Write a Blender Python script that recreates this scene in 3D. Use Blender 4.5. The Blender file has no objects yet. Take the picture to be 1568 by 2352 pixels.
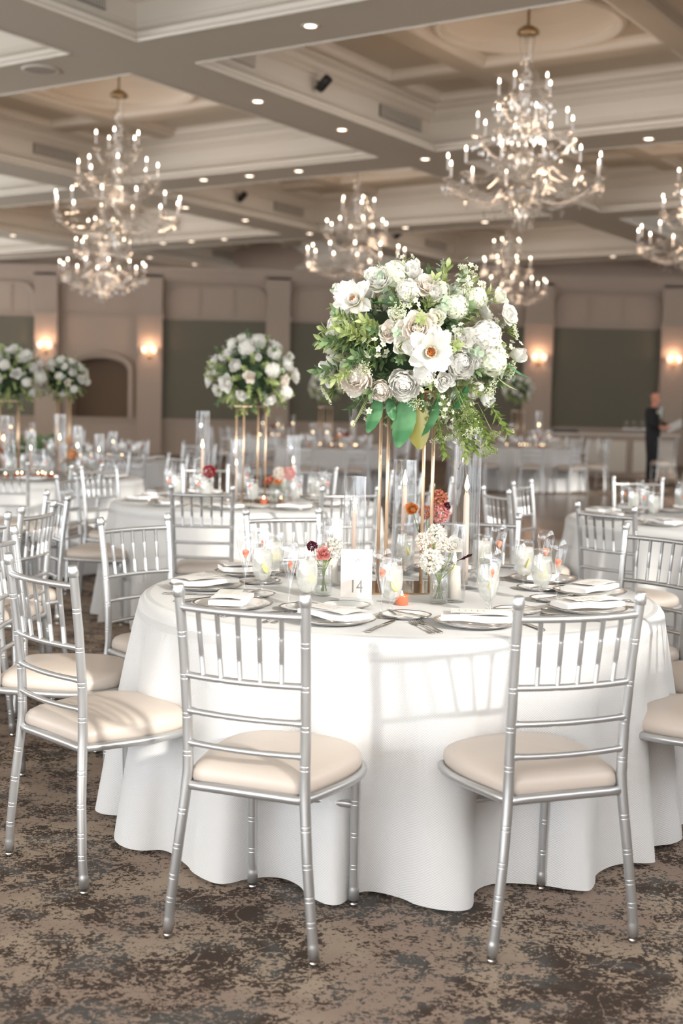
import bpy, bmesh, math, random
from mathutils import Vector, Matrix, Quaternion

C = bpy.context.scene.collection
scn = bpy.context.scene
PI = math.pi
D2R = PI / 180

# ------------------------------------------------------------------ camera
cam_d = bpy.data.cameras.new('camera')
cam = bpy.data.objects.new('camera', cam_d)
C.objects.link(cam)
FPX, PITCH, ROLL, CAMH = 2937.0, 0.0823, 0.0211, 1.3677
cam_d.sensor_fit = 'HORIZONTAL'
cam_d.sensor_width = 24.0
cam_d.lens = FPX / 1568 * 24.0
cam_d.clip_end = 200
cam_d.dof.use_dof = True
cam_d.dof.focus_distance = 4.0
cam_d.dof.aperture_fstop = 2.5
cam_d.dof.aperture_blades = 0
r0 = Vector((1, 0, 0)); u0 = Vector((0, math.sin(PITCH), math.cos(PITCH)))
fw = Vector((0, math.cos(PITCH), -math.sin(PITCH)))
rr = r0 * math.cos(ROLL) + u0 * math.sin(ROLL)
uu = u0 * math.cos(ROLL) - r0 * math.sin(ROLL)
cam.matrix_world = Matrix(((rr.x, uu.x, -fw.x, 0), (rr.y, uu.y, -fw.y, 0), (rr.z, uu.z, -fw.z, CAMH), (0, 0, 0, 1)))
scn.camera = cam

# ------------------------------------------------------------------ world, sun, exposure
W = bpy.data.worlds.new('daylight'); scn.world = W
W.use_nodes = True
bg = W.node_tree.nodes['Background']
bg.inputs[0].default_value = (0.93, 0.97, 1.0, 1)
bg.inputs[1].default_value = 5.2
SUN_AZ, SUN_EL = 129.5 * D2R, 20.1 * D2R          # travel direction in plan, elevation
sd = Vector((math.cos(SUN_AZ) * math.cos(SUN_EL), math.sin(SUN_AZ) * math.cos(SUN_EL), -math.sin(SUN_EL)))
sl = bpy.data.lights.new('sun', 'SUN'); sl.energy = 4.0; sl.angle = 2.2 * D2R; sl.color = (1.0, 0.95, 0.86)
so = bpy.data.objects.new('sun', sl); C.objects.link(so)
so.rotation_euler = sd.to_track_quat('-Z', 'Y').to_euler()
scn.view_settings.view_transform = 'Standard'
scn.view_settings.look = 'None'
scn.view_settings.exposure = 0.17
scn.view_settings.gamma = 1.0
scn.view_settings.use_curve_mapping = False
try:
    cy = scn.cycles
    cy.max_bounces = 8; cy.diffuse_bounces = 4; cy.glossy_bounces = 3; cy.transmission_bounces = 4
    cy.transparent_max_bounces = 24
    cy.sample_clamp_indirect = 4.0; cy.sample_clamp_direct = 0
    cy.caustics_reflective = False; cy.caustics_refractive = False
    cy.use_denoising = True
except Exception:
    pass
CHANDELIER_W, SCONCE_W = 42.0, 11.0
WARM = (1.0, 0.74, 0.54)

# ------------------------------------------------------------------ materials
def srgb(r, g, b):
    f = lambda c: (c / 255 / 12.92) if c <= 10 else ((c / 255 + 0.055) / 1.055) ** 2.4
    return (f(r), f(g), f(b), 1)

def mat(name, col, rough=0.5, metal=0.0, spec=0.5, emit=None, es=0, bump=None, sss=0, coat=0, vary=None):
    m = bpy.data.materials.new(name); m.use_nodes = True
    nt = m.node_tree; b = nt.nodes['Principled BSDF']
    b.inputs['Base Color'].default_value = col
    b.inputs['Roughness'].default_value = rough
    b.inputs['Metallic'].default_value = metal
    b.inputs['Specular IOR Level'].default_value = spec
    if coat:
        b.inputs['Coat Weight'].default_value = coat
    if emit:
        b.inputs['Emission Color'].default_value = emit
        b.inputs['Emission Strength'].default_value = es
    if bump or vary:
        tc = nt.nodes.new('ShaderNodeTexCoord')
    if bump:
        n = nt.nodes.new('ShaderNodeTexNoise'); n.inputs['Scale'].default_value = bump[0]
        n.inputs['Detail'].default_value = 3
        bp = nt.nodes.new('ShaderNodeBump'); bp.inputs['Strength'].default_value = bump[1]
        bp.inputs['Distance'].default_value = bump[2]
        nt.links.new(tc.outputs['Object'], n.inputs['Vector'])
        nt.links.new(n.outputs['Fac'], bp.inputs['Height']); nt.links.new(bp.outputs[0], b.inputs['Normal'])
    if vary:                                     # (scale, second colour)
        n = nt.nodes.new('ShaderNodeTexNoise'); n.inputs['Scale'].default_value = vary[0]
        n.inputs['Detail'].default_value = 2
        mx = nt.nodes.new('ShaderNodeMix'); mx.data_type = 'RGBA'
        mx.inputs['A'].default_value = col; mx.inputs['B'].default_value = vary[1]
        mr = nt.nodes.new('ShaderNodeMapRange'); mr.inputs[1].default_value = 0.35; mr.inputs[2].default_value = 0.65
        nt.links.new(tc.outputs['Object'], n.inputs['Vector'])
        nt.links.new(n.outputs['Fac'], mr.inputs[0]); nt.links.new(mr.outputs[0], mx.inputs['Factor'])
        nt.links.new(mx.outputs['Result'], b.inputs['Base Color'])
    return m

def thin_mat(name, col, trans, rough=0.03, base=0.04, tint=(1, 1, 1, 1), diff=0.0, dcol=None):
    """thin clear wall: transparent + fresnel gloss (+ some diffuse)"""
    m = bpy.data.materials.new(name); m.use_nodes = True
    nt = m.node_tree; nt.nodes.clear()
    out = nt.nodes.new('ShaderNodeOutputMaterial')
    tr = nt.nodes.new('ShaderNodeBsdfTransparent'); tr.inputs[0].default_value = tint
    gl = nt.nodes.new('ShaderNodeBsdfGlossy'); gl.inputs['Roughness'].default_value = rough; gl.inputs[0].default_value = col
    lw = nt.nodes.new('ShaderNodeLayerWeight'); lw.inputs[0].default_value = 0.35
    mr = nt.nodes.new('ShaderNodeMapRange'); mr.inputs[3].default_value = base; mr.inputs[4].default_value = 1 - trans
    mx = nt.nodes.new('ShaderNodeMixShader')
    nt.links.new(lw.outputs['Facing'], mr.inputs[0])
    pw = nt.nodes.new('ShaderNodeMath'); pw.operation = 'POWER'; pw.inputs[1].default_value = 2.2
    nt.links.new(lw.outputs['Facing'], pw.inputs[0]); nt.links.new(pw.outputs[0], mr.inputs[0])
    nt.links.new(mr.outputs[0], mx.inputs[0]); nt.links.new(tr.outputs[0], mx.inputs[1]); nt.links.new(gl.outputs[0], mx.inputs[2])
    last = mx
    if diff:
        df = nt.nodes.new('ShaderNodeBsdfDiffuse'); df.inputs[0].default_value = dcol or (0.9, 0.9, 0.88, 1)
        m2 = nt.nodes.new('ShaderNodeMixShader'); m2.inputs[0].default_value = diff
        nt.links.new(mx.outputs[0], m2.inputs[1]); nt.links.new(df.outputs[0], m2.inputs[2]); last = m2
    nt.links.new(last.outputs[0], out.inputs[0])
    return m

def petal_mat(name, col, col2=None, tl=0.3, rough=0.6, vary=None):
    """diffuse + translucent, blends to col2 at the petal base through the UV v coordinate"""
    m = bpy.data.materials.new(name); m.use_nodes = True
    nt = m.node_tree; nt.nodes.clear()
    out = nt.nodes.new('ShaderNodeOutputMaterial')
    df = nt.nodes.new('ShaderNodeBsdfPrincipled'); df.inputs['Roughness'].default_value = rough
    df.inputs['Specular IOR Level'].default_value = 0.25
    ts = nt.nodes.new('ShaderNodeBsdfTranslucent'); mx = nt.nodes.new('ShaderNodeMixShader'); mx.inputs[0].default_value = tl
    if col2:
        uv = nt.nodes.new('ShaderNodeUVMap'); sp = nt.nodes.new('ShaderNodeSeparateXYZ')
        mr = nt.nodes.new('ShaderNodeMapRange'); mr.inputs[1].default_value = 0.05; mr.inputs[2].default_value = 0.6
        mc = nt.nodes.new('ShaderNodeMix'); mc.data_type = 'RGBA'
        mc.inputs['A'].default_value = col2; mc.inputs['B'].default_value = col
        nt.links.new(uv.outputs[0], sp.inputs[0]); nt.links.new(sp.outputs[1], mr.inputs[0])
        nt.links.new(mr.outputs[0], mc.inputs['Factor'])
        nt.links.new(mc.outputs['Result'], df.inputs['Base Color']); nt.links.new(mc.outputs['Result'], ts.inputs[0])
    else:
        df.inputs['Base Color'].default_value = col; ts.inputs[0].default_value = col
        if vary:
            tc = nt.nodes.new('ShaderNodeTexCoord'); n = nt.nodes.new('ShaderNodeTexNoise'); n.inputs['Scale'].default_value = vary[0]
            mr = nt.nodes.new('ShaderNodeMapRange'); mr.inputs[1].default_value = 0.4; mr.inputs[2].default_value = 0.6
            mc = nt.nodes.new('ShaderNodeMix'); mc.data_type = 'RGBA'
            mc.inputs['A'].default_value = col; mc.inputs['B'].default_value = vary[1]
            nt.links.new(tc.outputs['Object'], n.inputs['Vector']); nt.links.new(n.outputs['Fac'], mr.inputs[0])
            nt.links.new(mr.outputs[0], mc.inputs['Factor'])
            nt.links.new(mc.outputs['Result'], df.inputs['Base Color']); nt.links.new(mc.outputs['Result'], ts.inputs[0])
    nt.links.new(df.outputs[0], mx.inputs[1]); nt.links.new(ts.outputs[0], mx.inputs[2]); nt.links.new(mx.outputs[0], out.inputs[0])
    return m

M = {}
M['silver'] = mat('silver_paint', (0.53, 0.535, 0.54, 1), 0.32, 0.75, bump=(900, 0.12, 0.001))
M['dark_joint'] = mat('tarnished_ring', (0.26, 0.25, 0.25, 1), 0.5, 0.7)
M['chrome'] = mat('chrome', (0.45, 0.44, 0.43, 1), 0.2, 1.0)
M['rubber'] = mat('black_rubber', (0.03, 0.025, 0.02, 1), 0.6)
M['vinyl'] = mat('ivory_vinyl', srgb(200, 188, 178), 0.38, 0.0, 0.5, bump=(35, 0.12, 0.004))
M['porcelain'] = mat('porcelain', (0.86, 0.85, 0.83, 1), 0.12, 0, 0.5)
M['silver_rim'] = mat('silver_rim', (0.42, 0.40, 0.38, 1), 0.2, 1.0)
M['cutlery'] = mat('stainless', (0.52, 0.49, 0.46, 1), 0.16, 1.0)
M['napkin'] = mat('white_linen', (0.86, 0.84, 0.83, 1), 0.9, 0, 0.1, bump=(500, 0.3, 0.001))
M['paper'] = mat('cream_card', (0.80, 0.78, 0.74, 1), 0.7, 0, 0.2)
M['ink'] = mat('grey_ink', (0.38, 0.35, 0.33, 1), 0.7)
M['gold'] = mat('brushed_gold', (0.74, 0.53, 0.36, 1), 0.35, 0.7)
M['mirror'] = mat('gold_mirror', (0.62, 0.44, 0.26, 1), 0.08, 1.0)
M['glass'] = thin_mat('clear_glass', (0.98, 0.99, 1, 1), 0.12, 0.03, 0.09, (0.975, 0.98, 0.985, 1))
M['water'] = thin_mat('iced_water', (1, 1, 1, 1), 0.45, 0.08, 0.12, (0.97, 0.97, 0.95, 1), 0.42, (0.88, 0.88, 0.84, 1))
M['clear_water'] = thin_mat('still_water', (1, 1, 1, 1), 0.6, 0.05, 0.08, (0.96, 0.98, 0.94, 1), 0.08)
M['acrylic'] = thin_mat('frosted_acrylic', (1, 1, 1, 1), 0.5, 0.15, 0.1, (0.95, 0.97, 0.97, 1), 0.22, (0.86, 0.9, 0.9, 1))
M['crystal'] = thin_mat('crystal', (1, 0.98, 0.96, 1), 0.25, 0.06, 0.13, (0.97, 0.96, 0.94, 1), 0.05, (0.85, 0.82, 0.78, 1))
M['bead'] = thin_mat('cut_crystal_bead', (1, 0.98, 0.96, 1), 0.10, 0.03, 0.45, (0.95, 0.94, 0.92, 1), 0.05, (0.85, 0.82, 0.78, 1))
M['wax'] = mat('blush_wax', srgb(250, 222, 205), 0.5, 0, 0.3)
M['white_wax'] = mat('white_wax', srgb(250, 240, 225), 0.5, 0, 0.3)
M['wick'] = mat('wick', (0.02, 0.015, 0.01, 1), 0.9)
M['flame'] = mat('flame', (1, 0.8, 0.4, 1), 0.5, emit=(1, 0.74, 0.42, 1), es=13)
M['bulb'] = mat('lit_bulb', (1, 0.9, 0.7, 1), 0.3, emit=(1, 0.80, 0.60, 1), es=14)
M['sleeve'] = mat('candle_sleeve', (0.75, 0.73, 0.72, 1), 0.5)
M['downlight'] = mat('downlight_glow', (1, 0.9, 0.8, 1), 0.5, emit=(1, 0.80, 0.62, 1), es=5)
for k in ('flame', 'bulb', 'downlight'):
    try: M[k].cycles.emission_sampling = 'NONE'
    except Exception: pass
M['votive'] = mat('amber_glass', srgb(206, 112, 78), 0.15, 0, 0.6, coat=.5)
M['lemon'] = mat('lemon_flesh', srgb(235, 225, 130), 0.4)
M['strawberry'] = mat('strawberry_flesh', srgb(240, 100, 70), 0.35, vary=(60, srgb(250, 170, 140)))
M['petal_white'] = petal_mat('white_petal', (0.88, 0.87, 0.84, 1), (0.86, 0.82, 0.68, 1), 0.38)
M['petal_blush'] = petal_mat('cream_blush_petal', (0.93, 0.88, 0.82, 1), (0.90, 0.76, 0.63, 1), 0.42)
M['petal_green'] = petal_mat('white_green_petal', (0.92, 0.92, 0.84, 1), (0.70, 0.74, 0.34, 1), 0.4)
M['petal_hyd'] = petal_mat('hydrangea_petal', (0.91, 0.93, 0.82, 1), (0.85, 0.88, 0.68, 1), 0.4)
M['petal_pink'] = petal_mat('dusty_pink_petal', srgb(232, 170, 165), srgb(218, 138, 134))
M['petal_rust'] = petal_mat('rust_petal', srgb(214, 142, 118), srgb(196, 128, 96))
M['petal_orange'] = petal_mat('orange_petal', srgb(250, 190, 125), srgb(246, 168, 92))
M['petal_burg'] = petal_mat('burgundy_petal', srgb(95, 22, 48), srgb(50, 10, 30))
M['petal_red'] = petal_mat('red_petal', srgb(170, 25, 35), srgb(110, 10, 20))
M['stamen'] = mat('orange_stamen', srgb(205, 130, 60), 0.7)
M['stamen_y'] = mat('yellow_stamen', srgb(215, 195, 80), 0.7)
M['leaf'] = petal_mat('fresh_leaf', srgb(156, 174, 110), None, 0.35, 0.45, (25, srgb(196, 206, 148)))
M['leaf_dark'] = petal_mat('deep_leaf', srgb(92, 116, 80), None, 0.2, 0.4, (25, srgb(122, 146, 100)))
M['leaf_big'] = petal_mat('glossy_leaf', srgb(70, 120, 80), None, 0.2, 0.3, (14, srgb(110, 156, 112)))
M['leaf_gold'] = petal_mat('golden_leaf', srgb(132, 128, 66), None, 0.25, 0.4)
M['euc'] = petal_mat('eucalyptus_leaf', srgb(150, 172, 150), None, 0.2, 0.5, (25, srgb(184, 200, 172)))
M['stem'] = mat('green_stem', srgb(120, 140, 70), 0.6)
M['core'] = mat('floral_foam', srgb(40, 58, 34), 0.9)
M['black'] = mat('black_cloth', (0.012, 0.012, 0.014, 1), 0.8)
M['darkplastic'] = mat('black_plastic', (0.02, 0.02, 0.02, 1), 0.35)
M['vent'] = mat('vent_grille', srgb(92, 84, 78), 0.7)
M['skin'] = mat('skin', srgb(214, 150, 125), 0.5)
M['brass'] = mat('aged_brass', (0.35, 0.27, 0.16, 1), 0.35, 0.9)
M['shade'] = mat('sconce_shade', (0.9, 0.8, 0.7, 1), 0.6, emit=(1, 0.62, 0.42, 1), es=1.6)
M['ceiling'] = mat('ceiling_paint', srgb(190, 180, 164), 0.85, 0, 0.15)
M['wall'] = mat('wall_paint', srgb(167, 151, 138), 0.85, 0, 0.15)
M['panel'] = mat('sage_wall_fabric', srgb(108, 104, 92), 0.95, 0, 0.1, bump=(300, 0.3, 0.002))
M['trim'] = mat('cream_trim', srgb(208, 199, 186), 0.6, 0, 0.3)

def carpet_mat():
    m = bpy.data.materials.new('damask_carpet'); m.use_nodes = True
    nt = m.node_tree; N = nt.nodes.new; L = nt.links.new; b = nt.nodes['Principled BSDF']
    b.inputs['Roughness'].default_value = 0.95; b.inputs['Specular IOR Level'].default_value = 0.1
    tc = N('ShaderNodeTexCoord')
    def noise(s, d, rough=0.6, dist=0.0, off=0.0, vec=None):
        n = N('ShaderNodeTexNoise'); n.inputs['Scale'].default_value = s; n.inputs['Detail'].default_value = d
        n.inputs['Roughness'].default_value = rough; n.inputs['Distortion'].default_value = dist
        mp = N('ShaderNodeMapping'); mp.inputs['Location'].default_value = (off, off * 0.7, off)
        L(vec or tc.outputs['Object'], mp.inputs[0]); L(mp.outputs[0], n.inputs['Vector']); return n.outputs['Fac']
    def math_(op, a, c):
        n = N('ShaderNodeMath'); n.operation = op
        for i, x in enumerate((a, c)):
            if isinstance(x, (int, float)): n.inputs[i].default_value = x
            else: L(x, n.inputs[i])
        return n.outputs[0]
    def ramp(x, lo, hi):
        n = N('ShaderNodeMapRange'); n.interpolation_type = 'SMOOTHSTEP'; n.inputs[1].default_value = lo; n.inputs[2].default_value = hi; L(x, n.inputs[0]); return n.outputs[0]
    def mix(f, a, c):
        n = N('ShaderNodeMix'); n.data_type = 'RGBA'; L(f, n.inputs['Factor'])
        for k, x in (('A', a), ('B', c)):
            if isinstance(x, tuple): n.inputs[k].default_value = x
            else: L(x, n.inputs[k])
        return n.outputs['Result']
    big = noise(2.6, 3, 0.6, 1.2)
    mid = noise(14, 4, 0.75, 0.8, 3.1)
    fine = noise(75, 3, 0.75, 0.4, 5.2)
    s = math_('ADD', math_('MULTIPLY', big, 0.6), math_('ADD', math_('MULTIPLY', mid, 0.8), math_('MULTIPLY', fine, 0.85)))
    light = ramp(s, 1.085, 1.15)
    # faint scrolls: thin bands of a strongly distorted noise
    sc = noise(3.2, 1, 0.4, 2.6, 9.0)
    band = math_('ABSOLUTE', math_('SUBTRACT', sc, 0.5), 0)
    scroll = math_('MULTIPLY', math_('SUBTRACT', 1.0, ramp(band, 0.004, 0.018)), ramp(fine, 0.40, 0.56))
    light = math_('MAXIMUM', light, math_('MULTIPLY', scroll, 0.8))
    dark = mix(ramp(noise(4.0, 3, 0.6, 0.6, 14), 0.45, 0.6), srgb(80, 69, 62), srgb(94, 92, 90))
    lt = mix(ramp(noise(3.0, 2, 0.5, 0, 21), 0.4, 0.62), srgb(160, 141, 128), srgb(176, 158, 141))
    col = mix(light, dark, lt)
    pile = noise(650, 2, 0.6)
    col2 = N('ShaderNodeMix'); col2.data_type = 'RGBA'; col2.blend_type = 'MULTIPLY'; col2.inputs['Factor'].default_value = 0.45
    pr = N('ShaderNodeMapRange'); pr.inputs[1].default_value = 0.3; pr.inputs[2].default_value = 0.7; pr.inputs[3].default_value = 0.55; pr.inputs[4].default_value = 1.25
    L(pile, pr.inputs[0]); L(col, col2.inputs['A']); L(pr.outputs[0], col2.inputs['B'])
    L(col2.outputs['Result'], b.inputs['Base Color'])
    bp = N('ShaderNodeBump'); bp.inputs['Strength'].default_value = 0.6; bp.inputs['Distance'].default_value = 0.004
    L(pile, bp.inputs['Height']); L(bp.outputs[0], b.inputs['Normal'])
    return m
M['carpet'] = carpet_mat()

def wood_mat():
    m = mat('dance_floor_wood', srgb(104, 84, 68), 0.22, 0, 0.5)
    nt = m.node_tree; N = nt.nodes.new; L = nt.links.new; b = nt.nodes['Principled BSDF']
    tc = N('ShaderNodeTexCoord'); br = N('ShaderNodeTexBrick')
    br.inputs['Scale'].default_value = 1.2; br.inputs['Mortar Size'].default_value = 0.006
    br.inputs['Color1'].default_value = srgb(112, 92, 74); br.inputs['Color2'].default_value = srgb(92, 74, 60); br.inputs['Mortar'].default_value = srgb(55, 44, 36)
    L(tc.outputs['Object'], br.inputs['Vector']); L(br.outputs['Color'], b.inputs['Base Color'])
    return m
M['wood'] = wood_mat()

def cloth_mat():
    m = bpy.data.materials.new('waffle_weave_linen'); m.use_nodes = True
    nt = m.node_tree; N = nt.nodes.new; L = nt.links.new; b = nt.nodes['Principled BSDF']
    b.inputs['Roughness'].default_value = 0.9; b.inputs['Specular IOR Level'].default_value = 0.15
    b.inputs['Sheen Weight'].default_value = 0.15
    uv = N('ShaderNodeUVMap'); sp = N('ShaderNodeSeparateXYZ'); L(uv.outputs[0], sp.inputs[0])
    def M_(op, a, c=None):
        n = N('ShaderNodeMath'); n.operation = op
        for i, x in enumerate((a, c)):
            if x is None: continue
            if isinstance(x, (int, float)): n.inputs[i].default_value = x
            else: L(x, n.inputs[i])
        return n.outputs[0]
    k = 2 * PI / 0.0075
    sx = M_('SINE', M_('MULTIPLY', sp.outputs[0], k)); sy = M_('SINE', M_('MULTIPLY', sp.outputs[1], k))
    # diagonal cells: product of sines
    h = M_('MULTIPLY', sx, sy)
    h = M_('ADD', M_('MULTIPLY', h, 0.5), 0.5)
    rmp = N('ShaderNodeMapRange'); rmp.interpolation_type = 'SMOOTHSTEP'; rmp.inputs[1].default_value = 0.2; rmp.inputs[2].default_value = 0.75
    L(h, rmp.inputs[0])
    mx = N('ShaderNodeMix'); mx.data_type = 'RGBA'
    mx.inputs['A'].default_value = (0.70, 0.70, 0.70, 1); mx.inputs['B'].default_value = (0.84, 0.835, 0.83, 1)  # weave hollows darker: their shade is put into the colour
    L(rmp.outputs[0], mx.inputs['Factor']); L(mx.outputs['Result'], b.inputs['Base Color'])
    bp = N('ShaderNodeBump'); bp.inputs['Strength'].default_value = 0.55; bp.inputs['Distance'].default_value = 0.0012
    L(rmp.outputs[0], bp.inputs['Height']); L(bp.outputs[0], b.inputs['Normal'])
    ts = N('ShaderNodeBsdfTranslucent'); ts.inputs[0].default_value = (0.85, 0.85, 0.85, 1)
    ms = N('ShaderNodeMixShader'); ms.inputs[0].default_value = 0.12
    out = nt.nodes['Material Output']
    L(b.outputs[0], ms.inputs[1]); L(ts.outputs[0], ms.inputs[2]); L(ms.outputs[0], out.inputs[0])
    return m
M['cloth'] = cloth_mat()

# ------------------------------------------------------------------ mesh builder
class MB:
    def __init__(s):
        s.v = []; s.f = []; s.m = []; s.uv = []; s.cur = 0
    def add(s, vs, fs, uvs=None):
        o = len(s.v); s.v += [tuple(v) for v in vs]
        s.uv += (uvs if uvs else [(0, 0)] * len(vs))
        for f in fs:
            s.f.append(tuple(i + o for i in f)); s.m.append(s.cur)
        return s
    def box(s, c, size, rot=None):
        x, y, z = (a / 2 for a in size); vs = []
        for i in (-1, 1):
            for j in (-1, 1):
                for k in (-1, 1):
                    p = Vector((i * x, j * y, k * z))
                    if rot is not None: p = rot @ p
                    vs.append(p + Vector(c))
        return s.add(vs, [(0, 1, 3, 2), (4, 6, 7, 5), (0, 4, 5, 1), (2, 3, 7, 6), (0, 2, 6, 4), (1, 5, 7, 3)])
    def tube(s, pts, rad, n=12, cap=True, closed=False):
        pts = [Vector(p) for p in pts]; K = len(pts)
        if not hasattr(rad, '__len__'): rad = [rad] * K
        ref = Vector((0, 0, 1)); vs = []
        tg = []
        for i in range(K):
            a = pts[(i - 1) % K] if (closed or i > 0) else pts[i]
            b = pts[(i + 1) % K] if (closed or i < K - 1) else pts[i]
            t = (b - a)
            tg.append(t.normalized() if t.length > 1e-9 else Vector((0, 0, 1)))
        if abs(tg[0].z) > 0.9: ref = Vector((1, 0, 0))
        u = (ref - tg[0] * ref.dot(tg[0])).normalized()
        for i in range(K):
            u = (u - tg[i] * u.dot(tg[i])).normalized(); w = tg[i].cross(u)
            for k in range(n):
                a = 2 * PI * k / n
                vs.append(pts[i] + (u * math.cos(a) + w * math.sin(a)) * rad[i])
        fs = []
        for i in range(K if closed else K - 1):
            j = (i + 1) % K
            for k in range(n):
                fs.append((i * n + k, i * n + (k + 1) % n, j * n + (k + 1) % n, j * n + k))
        if cap and not closed:
            fs.append(tuple(range(n))[::-1]); fs.append(tuple((K - 1) * n + k for k in range(n)))
        return s.add(vs, fs)
    def lathe(s, prof, n=24, c=(0, 0, 0), R=None):
        vs = []; fs = []; K = len(prof); c = Vector(c)
        for (r, z) in prof:
            for k in range(n):
                a = 2 * PI * k / n; p = Vector((r * math.cos(a), r * math.sin(a), z))
                if R is not None: p = R @ p
                vs.append(p + c)
        for i in range(K - 1):
            for k in range(n):
                fs.append((i * n + k, i * n + (k + 1) % n, (i + 1) * n + (k + 1) % n, (i + 1) * n + k))
        if prof[0][0] > 1e-5 and False: pass
        return s.add(vs, fs)
    def grid(s, fn, nu, nv, wrap=False):
        vs = []; uvs = []; fs = []
        for j in range(nv + 1):
            for i in range(nu + (0 if wrap else 1)):
                p, q = fn(i / nu, j / nv); vs.append(p); uvs.append(q)
        w = nu if wrap else nu + 1
        for j in range(nv):
            for i in range(nu):
                a = j * w + i; b = j * w + (i + 1) % w
                fs.append((a, b, b + w, a + w))
        return s.add(vs, fs, uvs)
    def octa(s, c, r, rz=None):
        x, y, z = c; rz = rz or r
        return s.add([(x + r, y, z), (x, y + r, z), (x - r, y, z), (x, y - r, z), (x, y, z + rz), (x, y, z - rz)],
                     [(0, 1, 4), (1, 2, 4), (2, 3, 4), (3, 0, 4), (1, 0, 5), (2, 1, 5), (3, 2, 5), (0, 3, 5)])
    def sphere(s, c, r, n=10, sc=(1, 1, 1)):
        prof = [(max(1e-4, r * math.sin(PI * i / n)), -r * math.cos(PI * i / n)) for i in range(n + 1)]
        o = len(s.v); s.lathe(prof, max(8, n + 2))
        for i in range(o, len(s.v)):
            v = s.v[i]; s.v[i] = (v[0] * sc[0] + c[0], v[1] * sc[1] + c[1], v[2] * sc[2] + c[2])
        return s
    def mesh(s, name, mats, smooth=True):
        me = bpy.data.meshes.new(name); me.from_pydata(s.v, [], s.f)
        for m in (mats if isinstance(mats, (list, tuple)) else [mats]): me.materials.append(M[m] if isinstance(m, str) else m)
        me.polygons.foreach_set('material_index', s.m)
        me.polygons.foreach_set('use_smooth', [smooth] * len(s.f))
        if any(q != (0, 0) for q in s.uv):
            ul = me.uv_layers.new(name='UVMap')
            vi = [0] * len(me.loops); me.loops.foreach_get('vertex_index', vi)
            flat = []
            for i in vi: flat += s.uv[i]
            ul.data.foreach_set('uv', flat)
        me.update(); return me
    def obj(s, name, mats, parent=None, smooth=True):
        return link(name, s.mesh(name, mats, smooth), parent)

def link(name, me, parent=None, loc=None, rotz=None):
    o = bpy.data.objects.new(name, me); C.objects.link(o)
    if parent: o.parent = parent
    if loc is not None: o.location = loc
    if rotz is not None: o.rotation_euler = (0, 0, rotz)
    return o
def tag(o, label, cat, group=None):
    o['label'] = label; o['category'] = cat
    if group: o['group'] = group
    return o
def thing(name, label, cat, loc=(0, 0, 0), rotz=0, group=None):
    return tag(link(name, None, None, loc, rotz), label, cat, group)
def struct(o):
    o['kind'] = 'structure'; return o
KIDS = {}
def kids(o):
    k = o.name
    if k not in KIDS: KIDS[k] = [c for c in C.objects if c.parent == o]
    return KIDS[k]
def dup(o, parent=None):
    c = o.copy(); C.objects.link(c)
    if parent: c.parent = parent
    for ch in kids(o): dup(ch, c)
    return c
def place(proto, label, cat, loc, rotz=0, group=None, sc=None, rot=None):
    """first use moves the prototype itself, later uses copy it"""
    if proto.get('used_'):
        o = dup(proto)
    else:
        o = proto; proto['used_'] = 1
        PROTOS.append(proto)
    o.location = loc
    o.rotation_euler = rot if rot else (0, 0, rotz)
    if sc: o.scale = (sc, sc, sc)
    if 'group' in o.keys(): del o['group']
    return tag(o, label, cat, group)
PROTOS = []
ORD = ['leftmost', 'second', 'third', 'fourth', 'fifth', 'sixth', 'seventh', 'eighth', 'ninth', 'tenth']
rnd = random.Random(7)

# ------------------------------------------------------------------ ceiling grid frame
A_ = 33.0 * D2R
U = Vector((math.sin(A_), math.cos(A_), 0)); V = Vector((math.cos(A_), -math.sin(A_), 0))
P1 = Vector((-1.63, 13.63, 0))
PITCH_G, OPEN = 6.03, 5.15
ZB, ZT = 4.9, 5.6
def uw(u, w, z=0): return P1 + U * u + V * w + Vector((0, 0, z))
IR, JR = range(-3, 5), range(-5, 2)

# floor
f = MB(); f.add([(-13, -1.5, 0), (27, -1.5, 0), (27, 34, 0), (-13, 34, 0)], [(0, 1, 2, 3)]); struct(f.obj('floor', 'carpet'))
d = MB(); d.box((3.2, 16.2, 0.004), (8.6, 9.0, 0.008))
o = struct(d.obj('floor_dance', 'wood', smooth=False)); o.name = 'trim_1'
o['label'] = 'polished brown wood dance floor'

# ceiling lattice of beams, coffer mouldings and upper ceiling
c = MB()
half = PITCH_G / 2
bw = PITCH_G - OPEN
for i in IR:
    for j in JR:
        u0_, w0_ = i * PITCH_G, j * PITCH_G
        # beam underside: an L of two rectangles and the crossing
        for (ua, ub, wa, wb) in ((u0_ - bw, u0_, w0_ - bw, w0_ + OPEN), (u0_, u0_ + OPEN, w0_ - bw, w0_)):
            c.add([uw(ua, wa, ZB), uw(ub, wa, ZB), uw(ub, wb, ZB), uw(ua, wb, ZB)], [(0, 1, 2, 3)])
c.add([uw(-22, 11.18, ZB), uw(30, 11.18, ZB), uw(30, 12.3, ZB), uw(-22, 12.3, ZB)], [(0, 1, 2, 3)])
struct(c.obj('ceiling', 'ceiling', smooth=False))

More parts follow.
